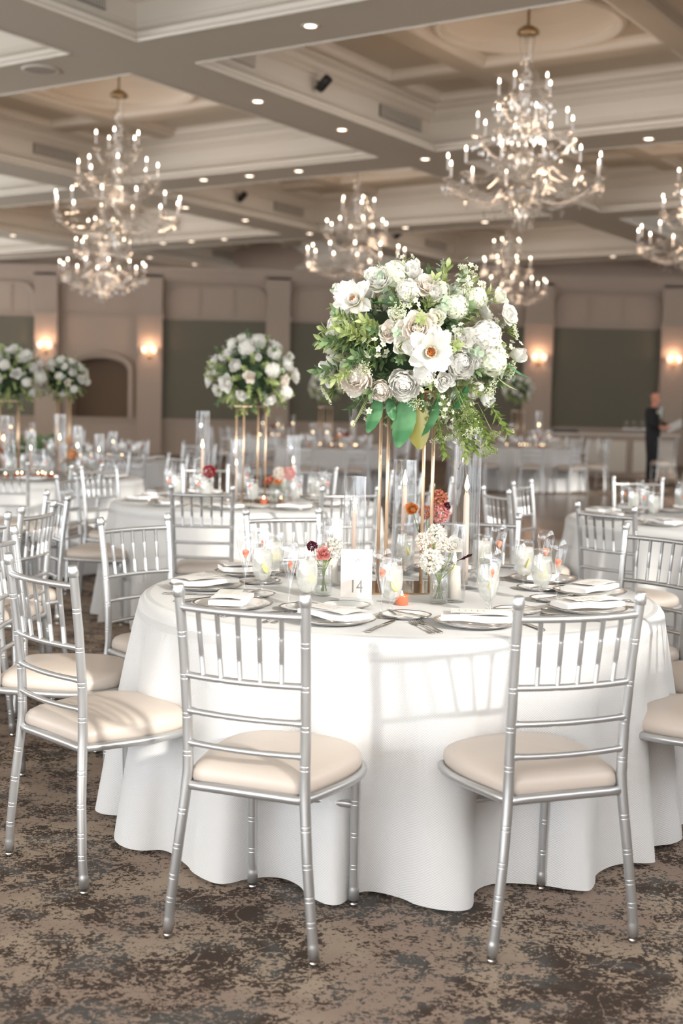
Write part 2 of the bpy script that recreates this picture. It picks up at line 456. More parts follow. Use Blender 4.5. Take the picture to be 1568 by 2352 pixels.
def square_sweep(mb, cu, cw, prof):
    """prof: list of (half size, z); closed square loops joined"""
    vs = []; fs = []
    for (h, z) in prof:
        vs += [uw(cu - h, cw - h, z), uw(cu + h, cw - h, z), uw(cu + h, cw + h, z), uw(cu - h, cw + h, z)]
    for i in range(len(prof) - 1):
        for k in range(4):
            a, b = i * 4 + k, i * 4 + (k + 1) % 4
            fs.append((a, b, b + 4, a + 4))
    mb.add(vs, fs)
H = OPEN / 2
mould = [(H, ZB), (H - .015, ZB - .012), (H - .03, ZB + .015), (H + .0, ZB + .03), (H + .03, ZB + .05), (H + .03, ZB + .10), (H + .06, ZB + .12), (H + .13, ZB + .16), (H + .15, ZB + .20), (H + .15, ZB + .22), (H + .17, ZB + .235),
         (H + .17, ZB + .43), (H + .13, ZB + .45), (H + .13, ZB + .47), (H + .07, ZB + .51), (H + .05, ZB + .56), (H - .02, ZB + .585), (H - .03, ZB + .63), (H - .10, ZB + .65), (H - .10, ZT)]
upper = MB(); mo = MB()
R_D = 0.98
def cell(mb, cu, cw, hu, hw):
    """raised moulding frame round a recessed ceiling panel"""
    for (h0, z0, h1, z1) in ((0, ZT - .10, 0.05, ZT - .085), (0.05, ZT - .085, 0.07, ZT - .03), (.07, ZT - .03, .13, ZT)):
        vs = []
        for h, z in ((h0, z0), (h1, z1)):
            a, b = hu - h, hw - h
            vs += [uw(cu - a, cw - b, z), uw(cu + a, cw - b, z), uw(cu + a, cw + b, z), uw(cu - a, cw + b, z)]
        mb.add(vs, [(k, (k + 1) % 4, 4 + (k + 1) % 4, 4 + k) for k in range(4)])
for i in IR:
    for j in JR:
        cu, cw = i * PITCH_G + H, j * PITCH_G + H
        square_sweep(mo, cu, cw, mould)
        h = H - .1
        e = [-h, -1.28, 1.28, h]; g = 0.14
        for a in range(3):
            for b in range(3):
                ua, ub = e[a] + (g if a > 0 else 0.02), e[a + 1] - (g if a < 2 else 0.02)
                wa, wb = e[b] + (g if b > 0 else 0.02), e[b + 1] - (g if b < 2 else 0.02)
                cell(mo, cu + (ua + ub) / 2, cw + (wa + wb) / 2, (ub - ua) / 2, (wb - wa) / 2)
                if (a, b) != (1, 1):
                    upper.add([uw(cu + ua, cw + wa, ZT), uw(cu + ub, cw + wa, ZT), uw(cu + ub, cw + wb, ZT), uw(cu + ua, cw + wb, ZT)], [(0, 1, 2, 3)])
                else:                       # square with a round hole, then the shallow dome
                    n = 64; hs = ub; vs = []; fs = []
                    for k in range(n):
                        an = 2 * PI * k / n; ca, sa = math.cos(an), math.sin(an); q = hs / max(abs(ca), abs(sa))
                        vs += [uw(cu + q * ca, cw + q * sa, ZT), uw(cu + R_D * ca, cw + R_D * sa, ZT)]
                    for k in range(n):
                        a2, b2 = 2 * k, 2 * ((k + 1) % n); fs.append((a2, b2, b2 + 1, a2 + 1))
                    upper.add(vs, fs)
                    pr = [(R_D + .09, ZT), (R_D + .08, ZT - .05), (R_D + .03, ZT - .07), (R_D - .02, ZT - .05), (R_D - .03, ZT + .02), (R_D - .10, ZT + .06), (R_D - .3, ZT + .15), (R_D - .6, ZT + .21), (0.01, ZT + .24)]
                    ctr = uw(cu, cw, 0); mo.lathe(pr, 48, (ctr.x, ctr.y, 0))
        for a in (1, 2):                    # the ribs between the panels
            for (ua, ub, wa, wb) in ((e[a] - g, e[a] + g, -h, h), (-h, e[1] - g, e[a] - g, e[a] + g), (e[1] + g, e[2] - g, e[a] - g, e[a] + g), (e[2] + g, h, e[a] - g, e[a] + g)):
                upper.add([uw(cu + ua, cw + wa, ZT - .10), uw(cu + ub, cw + wa, ZT - .10), uw(cu + ub, cw + wb, ZT - .10), uw(cu + ua, cw + wb, ZT - .10)], [(0, 1, 2, 3)])
struct(upper.obj('ceiling', 'ceiling', smooth=False)).name = 'ceiling_upper'
struct(mo.obj('trim_2', 'trim', smooth=False))
bpy.data.objects['ceiling_upper'].name = 'ceiling.001'
# roof slab above keeps daylight out
rf = MB(); rf.add([uw(a_, b_, z_) for z_ in (6.0, 6.1) for a_, b_ in ((-20, -32), (32, -32), (32, 12.4), (-20, 12.4))], [(0, 1, 2, 3), (7, 6, 5, 4), (0, 4, 5, 1), (1, 5, 6, 2), (2, 6, 7, 3), (3, 7, 4, 0)]); struct(rf.obj('ceiling', 'ceiling', smooth=False))
# ------------------------------------------------------------------ walls
YW = 34.0
ww = MB()
def wall_box(mb, x0, x1, z0, z1, y0=YW, y1=YW + .3):
    mb.box(((x0 + x1) / 2, (y0 + y1) / 2, (z0 + z1) / 2), (x1 - x0, y1 - y0, z1 - z0))
AX0, AX1, AZ = -7.23, -5.72, 0.95                 # arched niche
ww_x = [(-13, AX0), (AX1, 27)]
for a, b in ww_x: wall_box(ww, a, b, 0, 6.0)
wall_box(ww, AX0, AX1, 0, AZ)
# arch: header above the niche
n = 16; zc = 2.2; cx = (AX0 + AX1) / 2; ra = (AX1 - AX0) / 2; vs = []; fs = []
for k in range(n + 1):
    x = AX0 + (AX1 - AX0) * k / n; z = zc + 0.32 * math.sqrt(max(0, 1 - ((x - cx) / ra) ** 2))
    for y in (YW, YW + .9): vs += [(x, y, z), (x, y, 6.0)]
for k in range(n):
    o_ = 4 * k; fs += [(o_, o_ + 4, o_ + 5, o_ + 1), (o_, o_ + 2, o_ + 6, o_ + 4)]
ww.add(vs, fs)
ww.box((AX0 - .02, YW + .5, 1.9), (.04, .9, 2.6)); ww.box((AX1 + .02, YW + .5, 1.9), (.04, .9, 2.6)); ww.box((cx, YW + .5, .93), (1.6, 1, .04))
struct(ww.obj('wall_far', 'wall', smooth=False))
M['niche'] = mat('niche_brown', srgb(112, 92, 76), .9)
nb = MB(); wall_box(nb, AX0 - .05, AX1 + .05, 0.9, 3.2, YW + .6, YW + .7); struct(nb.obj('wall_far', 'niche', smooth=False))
# niche trim ring, recessed panels, pilasters, crown, chair rail
tr = MB()
for (x0, x1) in ((-11.5, -8.15), (-4.8, -2.08), (-1.45, 4.7), (5.5, 8.25), (8.95, 12)):
    pn = MB(); pn.box(((x0 + x1) / 2, YW - .03, 2.25), (x1 - x0, .06, 2.6)); struct(pn.obj('wall_far_panel', 'panel', smooth=False)).name = 'wall_far.001'
for (x0, x1) in ((-8.15, -7.55), (-5.45, -4.8), (-2.08, -1.45), (4.7, 5.45), (8.3, 8.95)):
    tr.box(((x0 + x1) / 2, YW - .10, 2.35), (x1 - x0, .2, 4.7))
    tr.box(((x0 + x1) / 2, YW - .13, 3.62), (x1 - x0 + .08, .26, .10))
tr.tube([(AX0 - .1, YW - .03, .95)] + [(cx - (ra + .1) * math.cos(PI * k / 16), YW - .03, 2.25 + .40 * math.sin(PI * k / 16)) for k in range(17)] + [(AX1 + .1, YW - .03, .95)], .07, 8)
for (z, dpt, hh) in ((0.92, .10, .06), (0.08, .06, .16), (4.83, .30, .14), (4.70, .2, .12), (4.6, .12, .08), (3.62, .05, .05)):
    tr.box((7, YW - dpt / 2, z), (40, dpt, hh))
# upper frieze panels with rounded shoulders
for (x0, x1) in ((-11.5, -8.2), (-4.75, -2.12), (-1.4, 4.65), (5.5, 8.25)):
    q = .35; pts = [(x0, YW - .03, 3.68), (x0, YW - .03, 4.45 - q)] + [(x0 + q - q * math.cos(t * PI / 8), YW - .03, 4.45 - q + q * math.sin(t * PI / 8)) for t in range(5)] + \
        [(x1 - q + q * math.sin(t * PI / 8), YW - .03, 4.45 - q + q * math.cos(t * PI / 8)) for t in range(5)] + [(x1, YW - .03, 3.68)]
    tr.tube(pts, .04, 6)
    k = 1
    while x0 + k * .9 < x1 - .3:
        tr.box((x0 + k * .9, YW - .01, 4.05), (.03, .02, .7)); k += 1
struct(tr.obj('trim_3', 'wall', smooth=False))
wl = MB(); wl.box((-13.15, 16, .2), (.3, 37, .4)); wl.box((-13.15, 16, 5.4), (.3, 37, 1.4))  # unseen wall, wide openings added so daylight brightens ceiling and far end
for k in range(12): wl.box((-13.15, -2 + 3.3 * k, 2.6), (.3, .5, 4.6))
struct(wl.obj('wall_left', 'wall', smooth=False))

# window wall to the right of and behind the camera (outside the frame): tall windows let the sun in, sill and piers shaped to aim it
WW = 12.2
wr = MB()
def wuw(ua, ub, za, zb, t=.25):
    pts = []
    for z in (za, zb):
        for (u_, w_) in ((ua, WW), (ub, WW), (ub, WW + t), (ua, WW + t)): pts.append(uw(u_, w_, z))
    wr.add(pts, [(0, 1, 2, 3), (4, 7, 6, 5), (0, 4, 5, 1), (1, 5, 6, 2), (2, 6, 7, 3), (3, 7, 4, 0)])
UA, UB, BAY, GAP = -22.85, 30.0, 3.0, 0.42
wuw(UA, UB, 0, 2.45); wuw(UA, UB, 4.87, 6.0)
u_ = UA
while u_ < UB:
    wuw(u_, u_ + GAP, 2.45, 4.87)
    for k in (1, 2, 3): wuw(u_ + GAP + (BAY - GAP) * k / 4 - .02, u_ + GAP + (BAY - GAP) * k / 4 + .02, 2.45, 4.87, .06)
    u_ += BAY
for z in (3.2, 3.98): wuw(UA, UB, z - .02, z + .02, .06)
struct(wr.obj('wall_right', 'wall', smooth=False))

# vents on the coffer sides
def vent(u, w, z, axis, L=.95):
    t = thing('air_vent', VL.pop(0), 'vent', uw(u, w, z), 0, None)
    d_ = U if axis == 'u' else V
    t.rotation_euler = (0, 0, math.atan2(d_.y, d_.x))
    a = MB(); a.box((0, 0, 0), (L, .02, .16)); a.obj('backing', 'vent', t, False)
    b = MB()
    for k in range(24): b.box((-L / 2 + L * (k + .5) / 24, -.014 if axis == 'u' else -.014, 0), (.012, .01, .15))
    b.obj('louvre', 'trim', t, False)
VL = ['dark grille in upper left coffer above the big beam crossing', 'long grille in coffer side left of nearest right chandelier', 'grille in coffer side behind the big left chandelier',
      'grille above the middle chandelier, left side', 'small grille over far left wall panels', 'grille left of the distant right chandelier', 'dark grille at top edge of nearest left coffer']
for (u, w, L) in ((1.0, -.16, .5), (4.5, -.16, 1.1)): vent(u, w, ZB + .33, 'u', L)
vent(4.1, -6.19, ZB + .33, 'u', .95); vent(10.4, -6.19, ZB + .33, 'u', 1.0); vent(16.0, -12.22, ZB + .33, 'u', 1.0)
vent(16.4, -6.19, ZB + .33, 'u', 1.0); vent(-1.6, -.16, ZB + .33, 'u', .9)

# recessed downlights
dl = MB(); dl.lathe([(0.001, -.004), (.055, -.004), (.056, -.002)], 20)
pd = thing('recessed_downlight', '', 'light')
dl.obj('lens', 'downlight', pd)
dr = MB(); dr.lathe([(.055, -.003), (.075, -.008), (.085, -.002), (.086, 0)], 20); dr.obj('trim_ring', 'trim', pd)
DLT = [((-.47, 1.79), 'nearest on the long front beam'), ((1.69, -.44), 'on main diagonal beam, nearest'), ((3.43, -.4), 'on main diagonal beam, second along'), ((5.6, -.4), 'at the beam crossing left of big right chandelier'),
       ((5.5, -4.36), 'left end of row right of big left chandelier'), ((5.55, -3.49), 'middle of row right of big left chandelier'), ((5.55, -2.56), 'right end of row right of big left chandelier'), ((7.6, -6.5), 'just right of big left chandelier'), ((9.33, -6.46), 'above and left of middle chandelier'),
       ((11.4, -8.61), 'third from left in the far row below left coffer'), ((11.4, -9.52), 'second from left in the far row below left coffer'), ((11.4, -10.34), 'first from left in the far row beside chandelier'), ((11.43, -6.4), 'just left of middle chandelier candles'),
       ((13.4, -12.5), 'low on the far left beam'), ((15.0, -12.42), 'lowest right on the far left beam'), ((5.72, 2.84), 'right of the big right chandelier'), ((11.49, -4.16), 'right of the middle chandelier top'), ((17.5, -2.2), 'far right beyond distant chandelier'),
       ((7.4, -12.5), 'at the left edge of the picture, upper'), ((9.0, -12.5), 'at the left edge of the picture, lower'), ((11.45, -2.4), 'under the big right chandelier, left'), ((17.4, -8.2), 'distant, above middle wall panel')]
for (a, b), t_ in DLT:
    place(pd, 'small round recessed ceiling light ' + t_, 'light', uw(a, b, ZB))
M['grille'] = mat('speaker_grille', srgb(160, 148, 134), .8)
sp = MB(); sp.lathe([(.17, -.01), (.19, -.016), (.20, 0)], 32); sp.cur = 1; sp.lathe([(.001, -.012), (.15, -.012), (.17, -.01)], 32)
tag(sp.obj('ceiling_speaker', ['trim', 'grille']), 'round white ceiling speaker above the big left chandelier', 'speaker').location = uw(-.57, -1.65, ZB)
# track spotlights clipped to the coffer sides
def spot(u, w, label, s=1.0):
    t = thing('spotlight', label, 'light', uw(u, w, ZB + .34), 0)
    t.rotation_euler = (0, 0, math.atan2(V.y, V.x)); t.scale = (s, s, s)
    a = MB(); a.tube([(0.02, 0, .02), (.08, 0, .0)], .012, 8); a.obj('bracket', 'darkplastic', t)
    R = Matrix.Rotation(50 * D2R, 3, 'Y')
    a = MB(); a.lathe([(.001, -.1), (.05, -.1), (.06, -.06), (.062, .08), (.055, .1), (.05, .07), (.001, .065)], 16, (.13, 0, -.02), R); a.obj('housing', 'darkplastic', t)
spot(2.45, -.16, 'black spotlight on white coffer side at top centre')
spot(8.7, -6.19, 'black spotlight on coffer side left of middle chandelier')
spot(14.4, -6.19, 'small dark spotlight beside the distant right chandelier')

# ------------------------------------------------------------------ chandeliers
def make_chandelier():
    t = thing('crystal_chandelier', '', 'chandelier')
    zc = 5.82                                         # ceiling hook, in room height
    a = MB(); z = zc
    while z > 5.56:
        a.lathe([(.012, -.03), (.018, 0), (.012, .03)], 6, (0, 0, z - .03)); z -= .05
    a.obj('chain', 'brass', t)
    a = MB(); a.lathe([(.001, 5.56), (.05, 5.56), (.11, 5.52), (.125, 5.49), (.12, 5.47), (.05, 5.46), (.001, 5.46)], 20); a.obj('canopy', 'brass', t)
    st = MB()
    prof = [(.012, 5.46), (.03, 5.44), (.03, 5.28), (.05, 5.25), (.06, 5.20), (.03, 5.16), (.02, 5.12), (.055, 5.06), (.07, 4.98), (.045, 4.9), (.02, 4.86), (.05, 4.82), (.05, 4.78), (.03, 4.72), (.02, 4.6),
            (.06, 4.56), (.09, 4.50), (.06, 4.44), (.03, 4.40), (.03, 4.25), (.06, 4.2), (.10, 4.12), (.07, 4.02), (.03, 3.97), (.03, 3.88), (.12, 3.84), (.19, 3.78), (.12, 3.70), (.05, 3.62), (.07, 3.52), (.03, 3.42), (.012, 3.34), (.001, 3.3)]
    st.lathe(prof, 14); st.obj('stem', 'crystal', t)
    tiers = [(5, .30, 4.98, .3), (8, .53, 4.59, .1), (12, .85, 4.13, .2)]
    b_ = MB(); b_.lathe([(.001, -.022), (.008, -.02), (.0105, 0), (.007, .02), (.001, .034)], 8); bulb = b_.mesh('bulb', 'bulb')
    s_ = MB(); s_.lathe([(.011, -.15), (.0115, -.02), (.001, -.018)], 8); slv = s_.mesh('candle', 'sleeve')
    beads = MB(); rs = random.Random(3)
    def strand(p, q, sag, n, r=.0105):
        for k in range(n + 1):
            s = k / n; x = [p[i] + (q[i] - p[i]) * s for i in range(3)]; x[2] -= sag * 4 * s * (1 - s)
            beads.octa(x, r * rs.uniform(.8, 1.25), r * 1.2)
    def drop(x, y, z, n=3, last=.02):
        for k in range(n): beads.octa((x, y, z - .024 * k), .008)
        beads.octa((x, y, z - .024 * n - .03), last * .6, last * 1.6)
    prev = None
    for ti, (n, R, zb, ph) in enumerate(tiers):
        z0 = zb - .36; tips = []
        for k in range(n):
            an = 2 * PI * (k + ph) / n; ca, sa = math.cos(an), math.sin(an)
            pts = []
            for s in [i / 12 for i in range(13)]:
                r_ = .04 + (R - .04) * s; zz = z0 - .02 - .16 * math.sin(s * PI * .85) * (0.6 + .4 * ti / 2) + (.20 - .02) * s ** 2.2
                pts.append((r_ * ca, r_ * sa, zz))
            arm = MB(); arm.tube(pts, .011, 6)
            x, y, zt = pts[-1]
            arm.lathe([(.005, 0), (.045, .015), (.06, .03), (.045, .02), (.012, .012), (.016, .03), (.016, .05)], 12, (x, y, zt))
            zs = zb
            ao = arm.obj('arm', 'crystal', t)
            link('candle', slv, ao, (x, y, zs)); link('bulb', bulb, ao, (x, y, zs))
            tips.append((x, y, zt + .02))
            for q in range(5):
                a2 = 2 * PI * q / 5 + k; drop(x + .055 * math.cos(a2), y + .055 * math.sin(a2), zt, rs.choice((1, 2, 3)), .018)
            mid = pts[6]; drop(mid[0], mid[1], mid[2] - .02, 2, .022)
            m9 = pts[9]; drop(m9[0], m9[1], m9[2] - .02, 1, .018)
        for k in range(n):
            p, q = tips[k], tips[(k + 1) % n]; strand(p, q, .12, int(12 + 10 * ti)); 
            rin = .14 + .06 * ti; a0 = math.atan2(p[1], p[0])
            up = (rin * math.cos(a0), rin * math.sin(a0), zb - .02 + .1 * (ti == 0))
            strand(up, p, .10, 18 + 6 * ti)
            if ti == 2:
                lo = (.30 * math.cos(a0 + .2), .30 * math.sin(a0 + .2), 3.82); strand(p, lo, .16, 26)
                strand(lo, (.12 * math.cos(a0), .12 * math.sin(a0), 3.52), .05, 14)
                strand((.12 * math.cos(a0), .12 * math.sin(a0), 4.55), lo, -.10, 30, .009)
                drop(lo[0], lo[1], 3.80, 3, .026); drop(.2 * math.cos(a0), .2 * math.sin(a0), 3.66, 3, .026)
                drop(.11 * math.cos(a0), .11 * math.sin(a0), 3.50, 3, .026)
            elif prev is None:
                strand((.09 * math.cos(a0), .09 * math.sin(a0), 5.47), (.06 * math.cos(a0), .06 * math.sin(a0), 5.16), 0, 12, .008)
                strand((.06 * math.cos(a0), .06 * math.sin(a0), 5.20), (.17 * math.cos(a0), .17 * math.sin(a0), 4.84), .03, 16, .010)
        prev = tips
    for (r_, z_, n_) in ((.16, 4.78, 10), (.2, 4.42, 14), (.26, 3.98, 18), (.19, 3.76, 14)):
        for k in range(n_):
            a0 = 2 * PI * k / n_; drop(r_ * math.cos(a0), r_ * math.sin(a0), z_, 2, .026)
    drop(0, 0, 3.30, 2, .03)
    bo = beads.obj('crystal_strands', 'bead', t, False); bo['kind'] = 'stuff'
    pl = bpy.data.lights.new('chandelier_glow', 'POINT'); pl.energy = CHANDELIER_W / 3; pl.color = WARM; pl.shadow_soft_size = .12
    for k in range(3):
        lo = bpy.data.objects.new('chandelier_glow', pl); C.objects.link(lo); lo.parent = t; lo.location = (.72 * math.cos(k * 2.094 + .3), .72 * math.sin(k * 2.094 + .3), 4.25)
    return t
ch = make_chandelier()
CH = [((0, 0), 'big crystal chandelier at upper right, nearest and largest in view'), ((0, -1), 'big crystal chandelier at upper left with three candle tiers'), ((1, -1), 'crystal chandelier in the middle above the white flowers'),
      ((2, -1), 'small distant crystal chandelier right of the tall flowers'), ((1, -2), 'crystal chandelier hanging lower behind the big left one'), ((1, 0), 'crystal chandelier cut off by the right picture edge')]
for (i, j), lab in CH:
    p = uw(i * PITCH_G + H, j * PITCH_G + H, 0)
    place(ch, lab, 'chandelier', p, (i * 2.3 + j) * .7)

# wall sconces on the pilasters
def make_sconce():
    t = thing('wall_sconce', '', 'sconce')
    a = MB(); a.lathe([(.001, 0), (.05, 0), (.06, .02), (.03, .03), (.001, .035)], 16, (0, 0, -.1), Matrix.Rotation(PI / 2, 3, 'X')); a.obj('backplate', 'brass', t)
    for s in (-1, 1):
        a = MB(); a.tube([(0, -.03, -.1), (s * .06, -.09, -.16), (s * .13, -.12, -.12), (s * .14, -.12, -.02)], .009, 6)
        ar = a.obj('arm', 'brass', t)
        a = MB(); a.lathe([(.03, -.02), (.045, .0), (.07, .12), (.072, .125)], 14, (s * .14, -.12, 0)); a.obj('shade', 'shade', ar)
        a = MB(); a.sphere((s * .14, -.12, .05), .022, 6); a.obj('bulb', 'bulb', ar)
    a = MB()
    for k in range(7): a.octa((rnd.uniform(-.1, .1), -.1, -.2 - .04 * k), .016, .03)
    a.obj('crystal_drops', 'crystal', t)
    pl = bpy.data.lights.new('sconce_glow', 'POINT'); pl.energy = SCONCE_W; pl.color = (1, .58, .38); pl.shadow_soft_size = .08
    lo = bpy.data.objects.new('sconce_glow', pl); C.objects.link(lo); lo.parent = t; lo.location = (0, -.2, .14)
    return t
sc_ = make_sconce()
for x, z, lab in ((-7.85, 2.75, 'glowing wall sconce left of the arched niche'), (-5.12, 2.68, 'glowing wall sconce right of the arched niche'), (5.08, 2.70, 'glowing wall sconce beside the small bouquet at right'), (8.62, 2.72, 'glowing wall sconce on far right pilaster above the man')):
    place(sc_, lab, 'sconce', (x, YW - .2, z))

# ------------------------------------------------------------------ chairs
GRV = (-.006, -.0022, -.0012, 0, .0012, .0022, .0088, .0098, .011, .0122, .0132, .017)
def make_chair(parts=True):
    t = thing('banquet_chair', '', 'chair')
    def P(name, mb, m, par=None):
        return mb.obj(name, m, par or t)
    sgrp = {}
    for s in (-1, 1):
        key = [(s * .204, -.020, .02), (s * .196, -.022, .10), (s * .178, -.014, .26), (s * .166, -.004, .38), (s * .162, 0, .44), (s * .163, -.002, .56), (s * .167, -.018, .74), (s * .172, -.039, .90)]
        kv = [Vector(k) for k in key]
        rings = (.10, .16, .24, .33, .48, .58, .68, .79)
        zs = sorted(set([.02, .05, .054, .06, .4, .44, .89, .90, .13, .2, .28, .37, .53, .63, .74, .84] + [r + e_ for r in rings for e_ in GRV]))
        def at(z):
            for a, b in zip(kv, kv[1:]):
                if z <= b.z + 1e-9:
                    q = (z - a.z) / (b.z - a.z); return a.lerp(b, max(0, q))
            return kv[-1]
        pts = []; rad = []
        for z in zs:
            pts.append(at(z)); r = .0128 + .0012 * max(0, 1 - abs(z - .42) / .3)
            if any(abs(z - q) < 1e-6 or abs(z - q - .011) < 1e-6 for q in rings): r -= .0013
            if z in (.02, .05): r = .0140
            rad.append(r)
        mb = MB(); mb.tube(pts, rad, 14)
        top = kv[-1]; R = Vector((0, -.12, 1)).to_track_quat('Z', 'Y').to_matrix()
        mb.lathe([(.0125, -.012), (.0150, -.010), (.0152, .006), (.0135, .010), (.0132, .018), (.0100, .021), (.001, .0215)], 14, top, R)
        po = P('back_post', mb, 'silver')
        g = MB(); g.lathe([(.0125, .016), (.0125, .022)], 14, (s * .204, -.02, 0)); g.lathe([(.001, .0), (.010, .0), (.0122, .004), (.0122, .010), (.008, .014), (.0125, .016)], 14, (s * .204, -.02, 0)); g.obj('foot_glide', 'chrome', po)
        # front leg
        fz = [.02, .05, .054, .06] + [r + e_ for r in (.11, .2, .29) for e_ in GRV] + [.365, .40]
        pts = [(s * (.154 + .006 * z), .372 - .02 * z, z) for z in fz]; rad = []
        for z in fz:
            r = .0135
            if any(abs(z - q) < 1e-6 or abs(z - q - .011) < 1e-6 for q in (.11, .2, .29)): r -= .0013
            if z in (.02, .05): r = .0147
            rad.append(r)
        mb = MB(); mb.tube(pts, rad, 14); lo = P('leg', mb, 'silver')
        g = MB(); g.lathe([(.001, 0), (.010, 0), (.0125, .004), (.0125, .010), (.008, .014), (.0128, .016), (.0128, .022)], 14, (s * .154, .372, 0)); g.obj('foot_glide', 'chrome', lo)
    # rails
    def railx(z): 
        a = at(z); return abs(a.x), a.y
    for i, (z, r, bow) in enumerate(((.862, .0095, .024), (.688, .0088, .022), (.595, .0082, .02), (.512, .0082, .02))):
        hx, y = railx(z); pts = []; rad = []
        ns = 24
        for k in range(ns + 1):
            q = -1 + 2 * k / ns; pts.append((q * hx, y - bow * (1 - q * q), z)); rad.append(r * (1 - .12 * (k in (8, 16))) * (1.25 if k in (0, 1, ns - 1, ns) and i > 1 else 1))
        mb = MB(); mb.tube(pts, rad, 10); P('rail', mb, 'silver')
    hx, yt = railx(.862); hx2, yb = railx(.688)
    for k in range(5):
        q = (k - 2) / 3.0
        a = Vector((q * hx, yt - .024 * (1 - q * q), .862)); b = Vector((q * hx2 * .97, yb - .022 * (1 - q * q), .688))
        zz = [0, .02, .3, .318, .336, .35, .66, .678, .696, .98, 1]; rr_ = [.008, .0066, .0066, .0056, .0066, .0066, .0066, .0056, .0066, .0066, .008]
        mb = MB(); mb.tube([a.lerp(b, q2) for q2 in zz], rr_, 8); P('spindle', mb, 'silver')
    # seat frame (rounded plan), cushion
    def plan(n=48, grow=0.0):
        key = [(.0, -.002), (.10, -.002), (.150, -.002), (.166, .02), (.182, .09), (.198, .17), (.204, .24), (.196, .31), (.170, .362), (.125, .395), (.07, .408), (0, .411)]
        pts = [Vector((x, y)) for x, y in key]; pts += [Vector((-p.x, p.y)) for p in pts[-2:0:-1]]
        # Catmull-Rom resampled evenly
        m_ = len(pts); dn = []
        for i in range(m_):
            p0, p1, p2, p3 = pts[i - 1], pts[i], pts[(i + 1) % m_], pts[(i + 2) % m_]
            for k in range(12):
                q = k / 12
                dn.append(.5 * (2 * p1 + (p2 - p0) * q + (2 * p0 - 5 * p1 + 4 * p2 - p3) * q * q + (3 * p1 - p0 - 3 * p2 + p3) * q ** 3))
        L = [0]
        for i in range(len(dn)): L.append(L[-1] + (dn[(i + 1) % len(dn)] - dn[i]).length)
        out = []; j = 0
        for k in range(n):
            tgt = L[-1] * k / n
            while L[j + 1] < tgt: j += 1
            out.append((dn[j % len(dn)].x, dn[j % len(dn)].y))
        return out
    pl = plan()
    mb = MB(); mb.tube([(x, max(y, -.004), .402) for x, y in pl], .0125, 10, closed=True)
    mb.tube([(-.16, 0, .402), (.16, 0, .402)], .0135, 10)
    mb.add([(x, max(y, -.004), .402) for x, y in pl], [tuple(range(48))[::-1]])
    P('seat_frame', mb, 'silver')
    mb = MB()
    def cush(uq, vq):
        k = int(round(uq * 48)) % 48; x, y = pl[k]; 
        prof = [(.93, .398), (1.0, .405), (1.02, .420), (1.01, .437), (.965, .450), (.88, .460), (.74, .468), (.5, .475), (.25, .479), (.001, .480)]
        r, z = prof[int(round(vq * 9))]
        cyy = .195; yy = cyy + (y - cyy) * r
        return (x * r * .96, yy * .985 + .004, z + .004), (uq, vq)
    mb.grid(cush, 48, 9, True); P('seat_cushion', mb, 'vinyl')
    mb = MB(); mb.tube([(-.156, .368, .285), (-.03, .368, .285), (-.02, .368, .285), (-.01, .368, .285), (.01, .368, .285), (.02, .368, .285), (.156, .368, .285)], [.0105, .0105, .009, .0105, .0105, .009, .0105], 10); P('stretcher', mb, 'silver')
    return t
chair0 = make_chair()

def flatten(root, name):
    """one merged mesh of a thing, for the copies too small to show parts"""
    vs = MB(); mats = []
    def walk(o, mw):
        if o.type == 'MESH':
            off = []
            for mm in o.data.materials:
                if mm not in mats: mats.append(mm)
                off.append(mats.index(mm))
            o_ = len(vs.v)
            vs.v += [tuple(mw @ v.co) for v in o.data.vertices]; vs.uv += [(0, 0)] * len(o.data.vertices)
            for p in o.data.polygons: vs.f.append(tuple(i + o_ for i in p.vertices)); vs.m.append(off[p.material_index])
        for ch_ in [c for c in C.objects if c.parent == o]: walk(ch_, mw @ ch_.matrix_basis)
    walk(root, Matrix.Identity(4)); return vs.mesh(name, mats)
chair_far_me = flatten(chair0, 'banquet_chair')

TZ = 0.735
TR = 0.886
CHAIR_POS = []
def put_chair(x, y, a, label, group=None, far=False):
    if far:
        o = link('banquet_chair', chair_far_me, None, (x, y, 0), a); tag(o, label, 'chair', group)
    else:
        place(chair0, label, 'chair', (x, y, 0), a, group)
MAIN = [(-.226, 3.127, -.383, 'silver chair in the foreground left of centre, its back to us'), (.58, 3.16, .359, 'silver chair in the foreground right of centre, its back to us'),
        (-.82, 3.615, -.80, 'silver chair at front left edge, back turned, left of the two foreground chairs'), (-1.13, 4.36, -1.6, 'silver chair at far left edge behind the front left one, beige seat'),
        (-.79, 5.04, -2.28, 'silver chair behind the left side of the front table'), (-.24, 5.56, -2.70, 'silver chair across the front table behind the tulip glasses'),
        (.60, 5.54, 3.05, 'silver chair across the front table behind the tall candle cylinder'), (1.24, 5.05, 2.23, 'silver chair at back right of the front table, bronze-lit rails'),
        (1.54, 4.47, 1.60, 'silver chair at right edge, only its pale seat in view'), (1.27, 3.76, .93, 'silver chair at right edge, ivory seat and front leg in view')]
for x, y, a, lab in MAIN: put_chair(x, y, a, lab, 'chairs around the front table')

